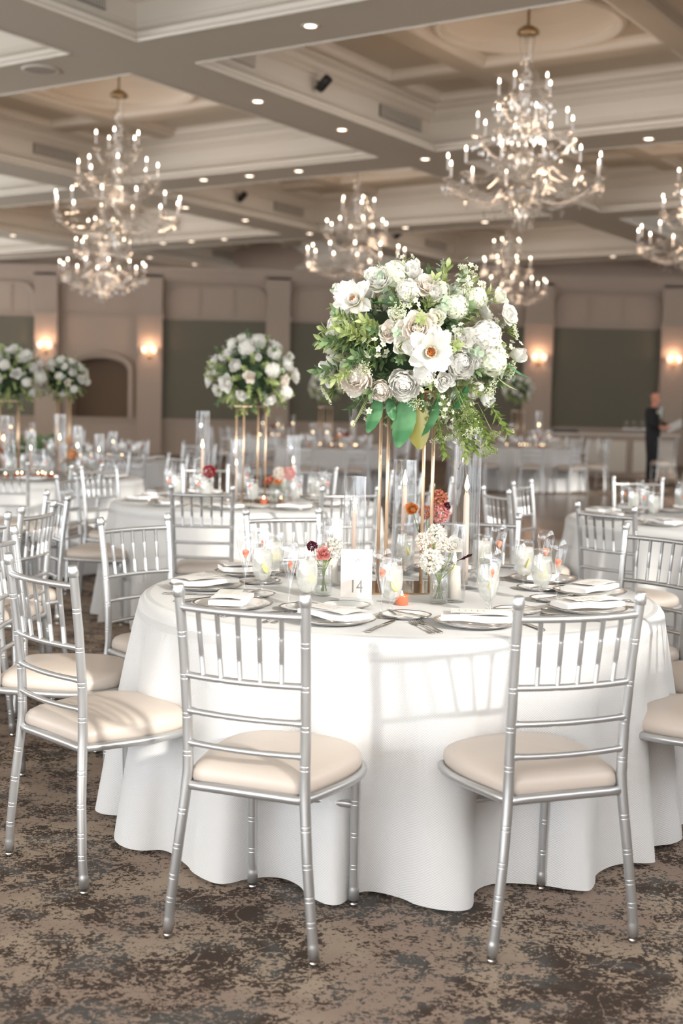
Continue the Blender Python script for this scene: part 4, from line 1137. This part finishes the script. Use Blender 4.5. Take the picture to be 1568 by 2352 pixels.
RX, RY, RZ = .285, .27, .21
def bouquet_main(loc):
    t = thing('floral_arrangement', 'large round arrangement of white blooms and greenery on gold rods, nearest', 'flowers', loc)
    mb = MB(); mb.sphere((0, 0, 0), .20, 12, (1, 1, .75)); mb.obj('floral_foam', 'core', t)
    rs = random.Random(11)
    hero = [  # dx, dz (metres from centre), kind, petals, radius
        (-.205, .135, 'magnolia', 'petal_white', .078), (-.13, .205, 'rose', 'petal_white', .062), (-.005, .05, 'rose', 'petal_blush', .072), (.035, -.025, 'magnolia', 'petal_white', .088),
        (.14, -.055, 'peony', 'petal_white', .066), (-.045, -.13, 'peony', 'petal_white', .062), (-.20, -.105, 'peony', 'petal_blush', .070), (-.285, -.095, 'rose', 'petal_white', .05),
        (-.10, .035, 'rose', 'petal_blush', .040), (-.07, .085, 'lisianthus', 'petal_green', .040), (.055, .085, 'lisianthus', 'petal_green', .042), (-.052, -.01, 'lisianthus', 'petal_green', .042),
        (.025, .19, 'rose', 'petal_blush', .048), (.05, .165, 'tulip', 'petal_white', .040), (.12, .125, 'hydrangea', 'petal_hyd', .046), (.22, .03, 'hydrangea', 'petal_white', .062),
        (.25, -.045, 'hydrangea', 'petal_hyd', .055), (.14, .02, 'rose', 'petal_white', .050), (.335, -.02, 'tulip', 'petal_white', .046), (.235, -.17, 'tulip', 'petal_white', .042),
        (-.08, .235, 'hydrangea', 'petal_hyd', .048), (-.035, .175, 'hydrangea', 'petal_white', .042), (-.255, .06, 'hydrangea', 'petal_white', .05), (.30, .11, 'rose', 'petal_white', .044), (.27, .165, 'lisianthus', 'petal_green', .038),
        (-.02, .235, 'lisianthus', 'petal_white', .044), (-.265, .175, 'tulip', 'petal_hyd', .036), (.02, -.10, 'hydrangea', 'petal_white', .04), (-.12, -.15, 'peony', 'petal_blush', .045), (.19, .16, 'hydrangea', 'petal_hyd', .04), (.085, -.115, 'rose', 'petal_white', .04)]
    for k, (dx, dz, kd, pm, r) in enumerate(hero):
        q = 1 - (dx / .37) ** 2 - (dz / .30) ** 2; dy = -RY * math.sqrt(max(.02, q))
        nrm = Vector((dx / RX, dy / RY * 1.1, dz / RZ * .9)).normalized()
        nrm = (nrm + Vector((0, -.45, .05))).normalized()
        st = 'stamen' if kd == 'magnolia' else 'stamen_y'
        put(B(kd, pm, st, k % 3), t, (dx, dy, dz), nrm, r * (1.25 if kd in ('tulip', 'lisianthus') else 1.0), rs.uniform(0, 6))
    # back, sides and top
    n = 0; g = 2.39996
    for k in range(150):
        z = 1 - 1.75 * (k + .5) / 150; a = k * g; r_ = math.sqrt(max(0, 1 - z * z)); x, y = r_ * math.cos(a), r_ * math.sin(a)
        if y < -.25 and n >= 0 and not (abs(z) > .85): continue
        kd, pm = rs.choice((('peony', 'petal_white'), ('rose', 'petal_white'), ('rose', 'petal_blush'), ('hydrangea', 'petal_hyd'), ('lisianthus', 'petal_green')))
        if rs.random() < .45:
            put(B(kd, pm, None, k % 3), t, (x * RX, y * RY, z * RZ), (x, y, z), rs.uniform(.042, .06), rs.uniform(0, 6))
    put(B('snapdragon', 'petal_hyd', None, 1), t, (-.005, -.05, .20), (.05, -.1, 1), .038)
    put(B('snapdragon', 'petal_green', None, 1), t, (.21, -.05, .16), (.35, -.1, 1), .026)
    # foliage: uneven, heavy at left middle and lower right
    def fol(kind, mats, x, y, z, depth=.62, sc=1.0, tilt=None):
        nrm = Vector((x / RX, y / RY, z / RZ)).normalized(); d_ = (nrm + (tilt or Vector((0, 0, 0)))).normalized()
        put(S(kind, mats, rs.randint(1, 3)), t, (x * depth, y * depth, z * depth), d_, sc, rs.uniform(0, 6))
    def sph(k, n_):
        z = 1 - 2 * (k + .5) / n_; a = k * g + .7; r_ = math.sqrt(1 - z * z); return r_ * math.cos(a) * RX, r_ * math.sin(a) * RY, z * RZ
    for k in range(56): x, y, z = sph(k, 56); fol('leafy' if k % 3 else 'dark', 'leaf' if k % 3 else 'leaf_dark', x, y, z, .58, rs.uniform(.7, 1.0))
    for k in range(26): x, y, z = sph(k, 26); fol('eucalyptus', 'euc', x * .9 + .02, y, z * .9 + .02, .62, rs.uniform(.8, 1.1))
    for k in range(24): x, y, z = sph(k, 24); fol('lace', ['stem', 'petal_hyd'], -x, y, z, .68, rs.uniform(.8, 1.2))
    for k in range(26): x, y, z = sph(k, 26); fol('wax', ['stem', 'petal_green'], -x + .03, y, z + .03, .68, rs.uniform(.8, 1.15))
    for k in range(26):      # green mass at left
        fol('dark' if k % 2 else 'leafy', 'leaf_dark' if k % 2 else 'leaf', rs.uniform(-.30, -.10), -rs.uniform(.12, .26), rs.uniform(-.10, .07), .70, rs.uniform(.8, 1.1), Vector((-.3, -.3, rs.uniform(-.3, .5))))
    for k in range(24):      # trailing green at lower right
        fol(rs.choice(('leafy', 'wax', 'lace')), 'leaf' if k % 3 == 0 else ['stem', 'petal_hyd'], rs.uniform(.06, .27), -rs.uniform(.08, .22), rs.uniform(-.27, -.13), .85, rs.uniform(.7, 1.0), Vector((.15, -.2, -.8)))
    for (dx, dz, ddx, ddz, s, m_) in ((-.03, -.16, -.1, -1, 1.35, 'leaf_big'), (-.125, -.17, -.2, -1, .95, 'leaf_big'), (.005, -.17, .05, -1, 1.3, 'leaf_gold'), (.075, -.17, -.35, -1, 1.1, 'leaf_big'), (-.085, -.17, .1, -1, .6, 'leaf_big'), (.10, .01, -.7, .45, .6, 'leaf_big'),
                                      (.31, -.05, 1, -.8, .6, 'leaf_big'), (-.06, .12, -1, .3, .7, 'leaf_big'), (-.24, .17, -1, .4, .5, 'leaf_dark'), (.28, -.10, .9, -.7, .55, 'leaf'), (.17, -.13, -.4, -.9, .7, 'leaf_big'), (-.17, -.16, -.5, -1, .5, 'leaf_dark'), (.02, -.15, .2, -1, .5, 'leaf_big')):
        q = max(.05, 1 - (dx / .37) ** 2 - (dz / .30) ** 2); o = put(S('bigleaf', m_), t, (dx, -RY * math.sqrt(q) * .75, dz), (ddx, -.12, ddz), s * 1.05, rs.uniform(-.4, .4) + (PI if ddz < 0 else 0))
    put(S('fern', 'leaf'), t, (-.15, -.14, -.14), (-.35, -.15, -1), .8, 0); put(S('fern', 'leaf_dark'), t, (-.13, -.10, -.14), (-.2, -.1, -1), .7, .3)
    return t
def stand(name, loc, s, rot, ht, label):
    t = thing(name, label, 'stand', loc, rot)
    mb = MB(); mb.box((0, 0, .003), (s * 1.9, s * 1.9, .006)); mb.obj('base', 'mirror', t, False)
    for i in (-1, 1):
        for j in (-1, 1):
            mb = MB(); mb.tube([(i * s / 2, j * s / 2, .006), (i * s / 2, j * s / 2, ht)], .0062, 10); mb.obj('rod', 'gold', t)
    mb = MB(); mb.box((0, 0, ht), (s * 1.15, s * 1.15, .006)); mb.obj('top_plate', 'gold', t, False)
    return t
SC = (.222, 4.46)
stand('flower_stand', (SC[0], SC[1], TZ), .157, 8 * D2R, .69, 'four-rod gold stand under the large nearest arrangement')
bouquet_main((.240, SC[1], 1.575))

def bouquet_small(seed):
    t = thing('floral_arrangement', '', 'flowers')
    rs = random.Random(seed); g = 2.39996; a_, b_, c_ = .27, .26, .22
    mb = MB(); mb.sphere((0, 0, 0), .19, 10, (1, 1, .8)); mb.obj('floral_foam', 'core', t)
    for k in range(46):
        z = 1 - 1.8 * (k + .5) / 46; an = k * g; r_ = math.sqrt(1 - z * z); x, y = r_ * math.cos(an), r_ * math.sin(an)
        if rs.random() < .14 or (z < -.3 and rs.random() < .6): continue
        kd, pm = rs.choice((('peony', 'petal_white'), ('rose', 'petal_white'), ('rose', 'petal_blush'), ('hydrangea', 'petal_white'), ('tulip', 'petal_white')))
        put(B(kd, pm, None, k % 3), t, (x * a_, y * b_, z * c_), (x, y, z + .1), rs.uniform(.045, .068), rs.uniform(0, 6))
    for k in range(90):
        z = 1 - 2 * (k + .5) / 90; an = k * g + 1; r_ = math.sqrt(1 - z * z); x, y = r_ * math.cos(an), r_ * math.sin(an)
        kd, m_ = rs.choice((('leafy', 'leaf'), ('dark', 'leaf'), ('leafy', 'leaf'), ('eucalyptus', 'euc'), ('leafy', 'leaf_dark')))
        d_ = Vector((x, y, z - (.5 if z < -.2 else 0))); put(S(kd, m_, rs.randint(1, 3)), t, (x * a_ * .58, y * b_ * .58, z * c_ * .58), d_, rs.uniform(.6, .9), rs.uniform(0, 6))
    return t
bs = bouquet_small(21)

# candles in tall glass cylinders
def make_taper(h=.25, r=.0105, m='wax'):
    t = thing('taper_candle', '', 'candle')
    mb = MB(); mb.lathe([(.001, 0), (r, 0), (r * .72, h * .97), (r * .35, h), (.001, h)], 14); mb.obj('wax', m, t)
    mb = MB(); mb.tube([(0, 0, h - .002), (.001, 0, h + .010)], .0012, 5); mb.obj('wick', 'wick', t)
    mb = MB(); mb.lathe([(.001, h + .006), (.0052, h + .012), (.0068, h + .019), (.0045, h + .030), (.0018, h + .042), (.0004, h + .050)], 12); mb.obj('flame', 'flame', t)
    return t
taper = make_taper(); pillar = make_taper(.105, .025, 'white_wax'); pillar.name = 'pillar_candle'
def cyl_mesh(r, h):
    mb = MB(); mb.lathe([(.001, .001), (r, .001), (r, .004), (r, h - .002), (r + .0006, h), (r - .002, h), (r - .0025, h - .003), (r - .0025, .012), (.001, .012)], 40); return mb.mesh('glass_cylinder', 'glass')
CY = {}
def cylinder(x, y, r, h, cs, label, candle=taper, clabel='', grp=None, zt=None):
    k = (r, h)
    if k not in CY: CY[k] = cyl_mesh(r, h)
    tag(link('glass_cylinder', CY[k], None, (x, y, TZ + .0005)), label, 'vase', grp)
    if candle: place(candle, clabel, 'candle', (x, y, TZ + .013), rnd.uniform(0, 6), None, cs)
cylinder(.047, 4.58, .040, .385, .98, 'left glass cylinder round a taper candle, behind the table number', taper, 'blush taper candle in the cylinder behind the table number')
cylinder(.240, 4.88, .044, .435, 1.28, 'middle glass cylinder round a taper candle, behind the gold rods', taper, 'blush taper candle in the middle cylinder between gold rods')
cylinder(.440, 4.50, .0485, .565, 1.30, 'tallest glass cylinder, right of the gold rods', taper, 'blush taper candle in the tallest cylinder')
cylinder(.375, 4.17, .037, .255, 1.02, 'short glass cylinder round a pillar candle beside the carnations', pillar, 'white pillar candle in the short cylinder beside the carnations')
cylinder(-.03, 4.50, .036, .235, 1.0, 'short glass cylinder round a pillar candle behind the pink rose', pillar, 'white pillar candle half hidden behind the table number')

# bud vases
vme = MB(); vme.lathe([(.001, .001), (.0265, .001), (.0285, .004), (.0290, .010), (.0285, .095), (.0290, .102), (.0268, .102), (.0265, .095), (.0268, .010), (.001, .008)], 24)
vase_me = vme.mesh('bud_vase', 'glass')
wme = MB(); wme.lathe([(.001, .009), (.026, .009), (.026, .052), (.001, .053)], 20); wat_me = wme.mesh('vase_water', 'clear_water')
def vase(x, y, s, label, stems, gl=None):
    t = link('bud_vase', vase_me, None, (x, y, TZ + .0005)); t.scale = (s, s, s); tag(t, label, 'vase', gl)
    link('water', wat_me, t)
    for (dx, dy, dz, kind, pm, r, nx, ny, nz, lab) in stems:
        f = thing({'paw': 'kangaroo_paw'}.get(kind, kind), lab, 'flower', (x, y, TZ), 0)
        link('bloom', B(kind, pm, 'stem' if kind == 'ranunculus' else 'stamen_y', 2), f)
        bl = f.children[0]; r = r * {'carnation': 1.35, 'rose': 1.12, 'ranunculus': 1.1}.get(kind, 1); bl.location = (dx, dy, dz); bl.rotation_mode = 'QUATERNION'; bl.rotation_quaternion = Vector((nx, ny, nz)).to_track_quat('Z', 'Y'); bl.scale = (r, r, r)
        mb = MB(); n_ = Vector((nx, ny, nz)).normalized(); e = Vector((dx, dy, dz)) - n_ * r * .3
        mb.tube([(-dx * .25, -dy * .25, .015), (dx * .1, dy * .1, .08), (dx * .7, dy * .7, dz * .6 + .03), e], [.0018, .0018, .0016, .0016], 6)
        leaf(mb, Vector((dx * .3, dy * .3, .11)), Vector((dx + .01, dy, .05)), Vector((0, 0, 1)), .03, .006)
        mb.obj('stem', 'stem', f)
vase(-.055, 4.25, 1.0, 'small glass vase with a pink rose, left of the table number', [(-.002, -.01, .142, 'rose', 'petal_pink', .027, 0, -1, .45, 'dusty pink rose in the small vase left of the table number'),
     (-.040, 0, .165, 'carnation', 'petal_burg', .014, -.3, -.5, 1, 'dark burgundy button flower left of the pink rose'), (.030, .015, .155, 'carnation', 'petal_white', .030, .2, -.5, 1, 'white carnation behind the pink rose'), (.012, .03, .150, 'carnation', 'petal_white', .024, .2, -.2, 1, 'small white carnation farther behind the pink rose')])
vase(.322, 4.13, 1.05, 'glass vase of white carnations and green stems beside the pillar candle', [(-.028, -.03, .142, 'carnation', 'petal_white', .032, -.2, -1, .3, 'lowest white carnation in the vase beside the pillar candle'), (.042, .0, .190, 'rose', 'petal_white', .034, .2, -.8, .6, 'right white rose above the pillar candle'),
     (-.012, .005, .225, 'carnation', 'petal_white', .026, -.1, -.6, 1, 'top white carnation of the vase beside the pillar candle'), (-.052, .0, .205, 'carnation', 'petal_blush', .022, -.7, -.6, .6, 'small blush carnation at left of the carnation vase'), (.008, -.01, .195, 'carnation', 'petal_blush', .020, .1, -.9, .4, 'small blush carnation in the middle of the carnation vase'),
     (.06, -.02, .145, 'paw', 'petal_burg', .042, .9, -.3, .5, 'dark red kangaroo paw sprig reaching right of the carnations')])
vase(.33, 4.72, 1.0, 'glass bud vase behind the gold rods with orange and pink blooms', [(-.070, -.04, .262, 'ranunculus', 'petal_orange', .030, -.25, -1, .25, 'orange ranunculus facing us between the gold rods'),
     (.030, 0, .300, 'carnation', 'petal_rust', .026, .1, -.5, 1, 'rust-coloured carnation behind the right gold rods'), (.036, -.01, .246, 'carnation', 'petal_pink', .028, .3, -1, .3, 'pink carnation below the rust one'), (.052, 0, .272, 'carnation', 'petal_burg', .016, .8, -.3, .5, 'small purple bloom beside the pink carnation'), (-.018, 0, .250, 'carnation', 'petal_rust', .020, -.4, -.8, .3, 'small coral carnation between the gold rods')])
# amber votive
def make_votive():
    mb = MB(); mb.lathe([(.001, .0), (.019, 0), (.0215, .002), (.0215, .028), (.022, .033), (.0195, .033), (.019, .008), (.001, .007)], 24)
    t = link('votive_candle', mb.mesh('votive_candle', 'votive'))
    mb = MB(); mb.lathe([(.001, .022), (.0185, .022)], 16); mb.obj('wax', 'white_wax', t)
    mb = MB(); mb.lathe([(.001, .024), (.004, .028), (.0045, .033), (.001, .046)], 8); mb.obj('flame', 'flame', t)
    return t
vot = make_votive()
place(vot, 'orange ribbed glass votive in front of the gold tray', 'candle', (.200, 4.08, TZ + .0005))
# table number card on an acrylic foot
t = thing('table_number', 'translucent white table number card reading 14', 'sign', (.052, 4.06, TZ + .0005), -.03)
mb = MB(); mb.add([(-.062, -.022, 0), (.062, -.022, 0), (.062, .022, 0), (-.062, .022, 0), (-.048, -.007, .024), (.048, -.007, .024), (.048, .007, .024), (-.048, .007, .024)], [(3, 2, 1, 0), (4, 5, 6, 7), (0, 1, 5, 4), (1, 2, 6, 5), (2, 3, 7, 6), (3, 0, 4, 7)]); mb.obj('base', 'acrylic', t, False)
M['card'] = mat('frosted_card', (0.74, 0.69, 0.65, 1), 0.5, 0, .3)
mb = MB(); mb.box((0, 0, .100), (.100, .003, .158)); cd_ = mb.obj('card', 'card', t, False)
def text_obj(body, size, loc, parent, m='ink'):
    cu = bpy.data.curves.new('numeral', 'FONT'); cu.body = body; cu.size = size; cu.align_x = 'CENTER'; cu.extrude = .0003
    to = bpy.data.objects.new('tmp', cu); C.objects.link(to); dg = bpy.context.evaluated_depsgraph_get(); me = bpy.data.meshes.new_from_object(to.evaluated_get(dg)); bpy.data.objects.remove(to)
    me.materials.clear(); me.materials.append(M[m]); o = link('numeral', me, parent, loc); o.rotation_euler = (PI / 2, 0, 0); return o
M['pale_ink'] = mat('silver_grey_ink', (0.22, 0.20, 0.19, 1), 0.6)
nu = text_obj('14', .052, (0, -.0018, .040), cd_, 'pale_ink'); nu.scale = (.85, 1.15, 1)
mb = MB(); mb.tube([(-.014 + .004 * k + .004 * math.sin(k * 2.1), -.0018, .145 + .006 * math.sin(k * 1.7)) for k in range(9)], .0005, 4); mb.tube([(.0 + .010 * math.cos(k * .6), -.0018, .140 + .004 * math.sin(k * .9)) for k in range(9)], .0004, 4)
mb.obj('flourish', 'pale_ink', cd_)

# centrepieces of the back tables
def centre(tn, cx_, cy_, bz, nm, full=True, sc=1.0, ht=.62):
    stand('flower_stand', (cx_, cy_, TZ), .15, rnd.uniform(.1, .5), ht, f'gold rod flower stand on the {tn}')
    if bz: place(bs, f'round bouquet of {nm} on the {tn}', 'flowers', (cx_, cy_, bz), rnd.uniform(0, 6), None, sc)
centre('second table', -.60, 8.34, 1.56, 'white blooms and bright green leaves'); centre('left table', -2.78, 10.66, 1.56, 'white blooms', sc=1.0); centre('far middle table', -.28, 19.9, 1.66, 'cream blooms', sc=.95)
centre('far right table', 3.02, 22.2, 1.72, 'cream blooms with green tufts', sc=.95)
place(bs, 'round bouquet of white blooms standing partly behind the left table bouquet', 'flowers', (-2.38, 10.9, 1.55), 2.2, None, .75)
stand('flower_stand', (-2.38, 10.9, TZ), .10, .4, .68, 'gold stand at right rear of the left table')
def clutter(tn, cyls, n_v, n_vot, seed):
    rs = random.Random(seed); cx_, cy_ = T[tn]
    for k, (dx, dy, r, h) in enumerate(cyls):
        cylinder(cx_ + dx, cy_ + dy, r, h, h / .385 * .85, f'glass cylinder on the {tn}, {ORD[k]} listed left to right' if False else f'tall glass cylinder on the {tn}, {ORD[k]}' + (' from left' if k else ''), taper, f'lit taper candle on the {tn}, {ORD[k]}' + (' from left' if k else ''), f'glass cylinders on the {tn}')
    cols = ['petal_pink', 'petal_white', 'petal_red', 'petal_rust', 'petal_blush', 'petal_orange']
    cn = {'petal_pink': 'pink', 'petal_white': 'white', 'petal_red': 'dark red', 'petal_rust': 'rust', 'petal_blush': 'blush', 'petal_orange': 'orange'}
    xs = sorted(rs.uniform(-.36, .36) for _ in range(n_v))
    for k in range(n_v):
        y = cy_ - rs.uniform(.1, .3); st = []
        for m_ in range(2):
            c_ = cols[(k * 2 + m_ + seed) % 6]; st.append(((-.03, .03)[m_], 0, .15 + .05 * m_, 'carnation' if m_ else 'rose', c_, .034, (-.3, .3)[m_], -.7, .6, f'{cn[c_]} bloom in the {ORD[k]} vase on the {tn}, {"right" if m_ else "left"} one'))
        vase(cx_ + xs[k], y, 1, f'small glass bud vase on the {tn}, {ORD[k]}' + (' from left' if k else ''), st, f'bud vases on the {tn}')
    vx = sorted(rs.uniform(-.4, .4) for _ in range(n_vot))
    for k in range(n_vot):
        place(vot, f'glowing orange votive on the {tn}, {ORD[k]}' + (' from left' if k else ''), 'candle', (cx_ + vx[k], cy_ - rs.uniform(.15, .42), TZ + .0005), 0, f'votives on the {tn}', 1.35 if cy_ > 13 else 1.1)
clutter('second table', ((-.30, .05, .045, .585), (-.06, -.14, .040, .41), (.30, -.05, .044, .44)), 3, 2, 1)
clutter('left table', ((-.25, -.1, .045, .50), (.0, -.2, .04, .38), (.18, .05, .05, .52), (.36, -.1, .04, .42), (.5, .1, .04, .36)), 3, 9, 2)
clutter('right table', ((-.05, .1, .045, .30),), 1, 1, 3)
clutter('far left table', ((-.2, 0, .04, .36), (.2, 0, .04, .30)), 2, 8, 4)
clutter('far middle table', ((-.32, -.05, .05, .36), (-.10, -.1, .05, .36), (.30, .1, .05, .60), (.1, -.1, .04, .3)), 2, 10, 5)
clutter('far right table', ((-.28, -.05, .05, .40), (.20, .1, .06, .62), (.1, -.1, .045, .3), (.35, -.1, .045, .3)), 2, 10, 6)
clutter('distant wall table', ((-.3, 0, .04, .42), (0, 0, .04, .40), (.3, 0, .04, .44), (.1, -.2, .04, .3)), 1, 9, 7)
clutter('rear left table', ((-.2, 0, .04, .38), (.1, 0, .04, .30)), 1, 5, 8)
# dark leafy mound behind the left table candles
t = thing('potted_fern', 'dark leafy plant with orange berries behind the left table', 'plant', (-3.8, 16.45, 0))
mb = MB(); mb.lathe([(.001, 0), (.16, 0), (.2, .3), (.21, .5), (.17, .5), (.001, .48)], 20); mb.obj('pot', 'darkplastic', t)
for k in range(40): a = k * 2.4; z = rnd.uniform(.1, 1); put(S('dark', 'leaf_dark', 1 + k % 3), t, (0, 0, .5), (math.cos(a) * .9, math.sin(a) * .9, z), rnd.uniform(2.2, 3.2), a)

# ------------------------------------------------------------------ bar counter, bottles, person
t = thing('bar_counter', 'long white panelled bar counter in front of the far wall at right', 'bar', (5.55, 27.4, 0))
mb = MB(); mb.box((0, 0, .44), (3.0, .75, .88)); mb.obj('body', 'wall', t, False)
mb = MB(); mb.box((0, 0, .90), (3.1, .85, .045)); mb.obj('worktop', 'trim', t, False)
for k in range(3): mb = MB(); mb.box((-1.0 + k, -.385, .44), (.85, .02, .66)); mb.obj('front_panel', 'trim', t, False)
mb = MB(); mb.box((0, 0, .02), (.55, .35, .04)); mb.box((0, 0, .05), (.5, .3, .02)); o = tag(mb.obj('serving_tray', 'darkplastic', None, False), 'black tray lying on the white bar counter', 'tray'); o.location = (4.72, 27.35, .923)
bt = MB(); bt.lathe([(.001, 0), (.035, 0), (.06, .03), (.075, .08), (.07, .14), (.03, .2), (.02, .25), (.025, .27), (.001, .27)], 16); bm_ = bt.mesh('carafe', 'glass')
for k in range(4):
    tag(link('carafe', bm_, None, (6.02 + .17 * k, 27.3, .923)), ['leftmost', 'second from left', 'third from left', 'rightmost'][k] + ' glass carafe on the bar counter beside the man', 'carafe', 'carafes on the bar')

def skin_obj(name, verts, edges, radii, m, parent=None, sub=2, root=0):
    me = bpy.data.meshes.new(name); me.from_pydata(verts, edges, []); o = link(name, me, parent)
    sk = o.modifiers.new('skin', 'SKIN'); sk.use_smooth_shade = True
    o.modifiers.new('sub', 'SUBSURF').levels = sub; o.modifiers['sub'].render_levels = sub
    for i, r in enumerate(radii):
        sv = me.skin_vertices[0].data[i]; sv.radius = r if hasattr(r, '__len__') else (r, r); sv.use_root = (i == root)
    me.materials.append(M[m]); return o
def build_person():
    t = thing('person', 'person in black tuxedo holding a white paper at the right edge', 'person', (5.93, 24.55, 0), -2.25)   # facing right and towards us
    # local: +y forward (turned), x right
    V_ = [(0, 0, .95), (0, .01, 1.15), (0, .0, 1.38), (0, .01, 1.50), (0, .02, 1.56),          # pelvis, waist, chest, neck, skull base
          (.085, 0, .78), (.10, .02, .50), (.10, 0, .08), (.10, .14, .03), (-.085, 0, .78), (-.10, .03, .50), (-.10, .0, .08), (-.10, .14, .03),
          (.17, 0, 1.42), (.22, .03, 1.16), (.16, .26, 1.10), (.14, .33, 1.11), (-.17, 0, 1.42), (-.23, .03, 1.16), (-.15, .27, 1.12), (-.12, .34, 1.13)]
    E_ = [(0, 1), (1, 2), (2, 3), (3, 4), (0, 5), (5, 6), (6, 7), (7, 8), (0, 9), (9, 10), (10, 11), (11, 12), (2, 13), (13, 14), (14, 15), (15, 16), (2, 17), (17, 18), (18, 19), (19, 20)]
    R_ = [(.13, .09), (.13, .09), (.15, .095), (.055, .055), (.05, .05), (.09, .09), (.06, .06), (.04, .04), (.035, .03), (.09, .09), (.06, .06), (.04, .04), (.035, .03),
          (.06, .06), (.045, .045), (.03, .03), (.03, .02), (.06, .06), (.045, .045), (.03, .03), (.03, .02)]
    V_ += [(0, .025, 1.62), (0, .02, 1.70), (0, .01, 1.755)]; E_ += [(4, 21), (21, 22), (22, 23)]; R_ += [(.072, .085), (.080, .098), (.05, .065)]
    V_ += [(0, .118, 1.645), (.078, .02, 1.655), (-.078, .02, 1.655)]; E_ += [(21, 24), (21, 25), (21, 26)]; R_ += [(.012, .014), (.012, .02), (.012, .02)]
    # fingers and thumbs
    for hi, sx in ((16, 1), (20, -1)):
        hx, hy, hz = V_[hi]
        for k in range(4):
            b = len(V_); off = (k - 1.5) * .019
            V_ += [(hx + off * .3, hy + .035, hz + off), (hx + off * .3 - sx * .02, hy + .07 - abs(off) * .3, hz + off), (hx + off * .3 - sx * .04, hy + .08 - abs(off) * .3, hz + off)]
            E_ += [(hi, b), (b, b + 1), (b + 1, b + 2)]; R_ += [.010, .009, .008]
        b = len(V_); V_ += [(hx - sx * .025, hy + .01, hz + .03), (hx - sx * .045, hy + .035, hz + .04)]; E_ += [(hi, b), (b, b + 1)]; R_ += [.011, .009]
    body = skin_obj('body', V_, E_, R_, 'skin', t)
    skin_obj('jacket', [(0, 0, .74), (0, .0, 1.0), (0, .01, 1.15), (0, 0, 1.37), (0, 0, 1.45), (.18, 0, 1.42), (.235, .03, 1.16), (.17, .23, 1.105), (-.18, 0, 1.42), (-.245, .03, 1.16), (-.16, .24, 1.125)],
             [(0, 1), (1, 2), (2, 3), (3, 4), (3, 5), (5, 6), (6, 7), (3, 8), (8, 9), (9, 10)], [(.195, .155), (.185, .145), (.185, .145), (.205, .15), (.085, .08), (.085, .08), (.065, .065), (.048, .048), (.085, .08), (.065, .065), (.048, .048)], 'black', t)
    skin_obj('trousers', [(0, 0, .93), (0, 0, 1.08), (.085, 0, .76), (.10, .02, .50), (.10, 0, .06), (-.085, 0, .76), (-.10, .03, .50), (-.10, 0, .06)], [(0, 1), (0, 2), (2, 3), (3, 4), (0, 5), (5, 6), (6, 7)],
             [(.165, .13), (.155, .12), (.10, .105), (.085, .085), (.07, .07), (.10, .105), (.085, .085), (.07, .07)], 'black', t)
    M['shirt'] = mat('pale_shirt', (.75, .82, .82, 1), .7); M['lapel'] = mat('satin_lapel', srgb(120, 112, 92), .35)
    mb = MB(); mb.add([(-.035, .135, 1.48), (.035, .135, 1.48), (.045, .15, 1.38), (.012, .152, 1.2), (-.012, .152, 1.2), (-.045, .15, 1.38)], [(0, 1, 2, 3, 4, 5)]); mb.box((0, .155, 1.465), (.07, .02, .025)); mb.obj('shirt_front', 'shirt', t, False)
    for s in (-1, 1):
        mb = MB(); mb.tube([(s * .06, .10, 1.49), (s * .075, .152, 1.36), (s * .02, .165, 1.14)], [.012, .02, .012], 6); mb.obj('lapel', 'lapel', t)
        mb = MB(); mb.sphere((s * .10, .05, .035), .05, 8, (1, 2.4, .7)); mb.obj('shoe', 'rubber', t)
        mb = MB(); mb.sphere((s * .028, .112, 1.672), .011, 6); mb.obj('eye', 'wick', t)
    mb = MB(); mb.sphere((.11, .135, 1.385), .028, 8); mb.obj('boutonniere', 'petal_white', t)
    mb = MB(); mb.box((0, .112, 1.605), (.045, .012, .008)); mb.obj('mouth', 'strawberry', t, False)
    M['hair'] = mat('grey_hair', srgb(120, 92, 80), .8)
    mb = MB(); mb.tube([(-.082, .0, 1.67), (-.07, -.06, 1.68), (0, -.092, 1.69), (.07, -.06, 1.68), (.082, .0, 1.67)], [.012, .022, .028, .022, .012], 8); mb.obj('hair', 'hair', t)
build_person()
mb = MB(); mb.box((0, 0, 0), (.30, .012, .21)); o = tag(mb.obj('paper_sheet', 'paper', None, False), 'white sheet held out in the hands of the man', 'paper'); o.location = (6.27, 24.27, 1.13); o.rotation_euler = (.75, -.45, .15)

for p in PROTOS:
    if 'used_' in p.keys(): del p['used_']
for o in list(C.objects):
    if 'used_' in o.keys(): del o['used_']
    if 'label' in o.keys() and o['label'] == '': print('UNLABELLED', o.name)
print('objects', len(C.objects), 'polys', sum(len(m.polygons) for m in bpy.data.meshes))
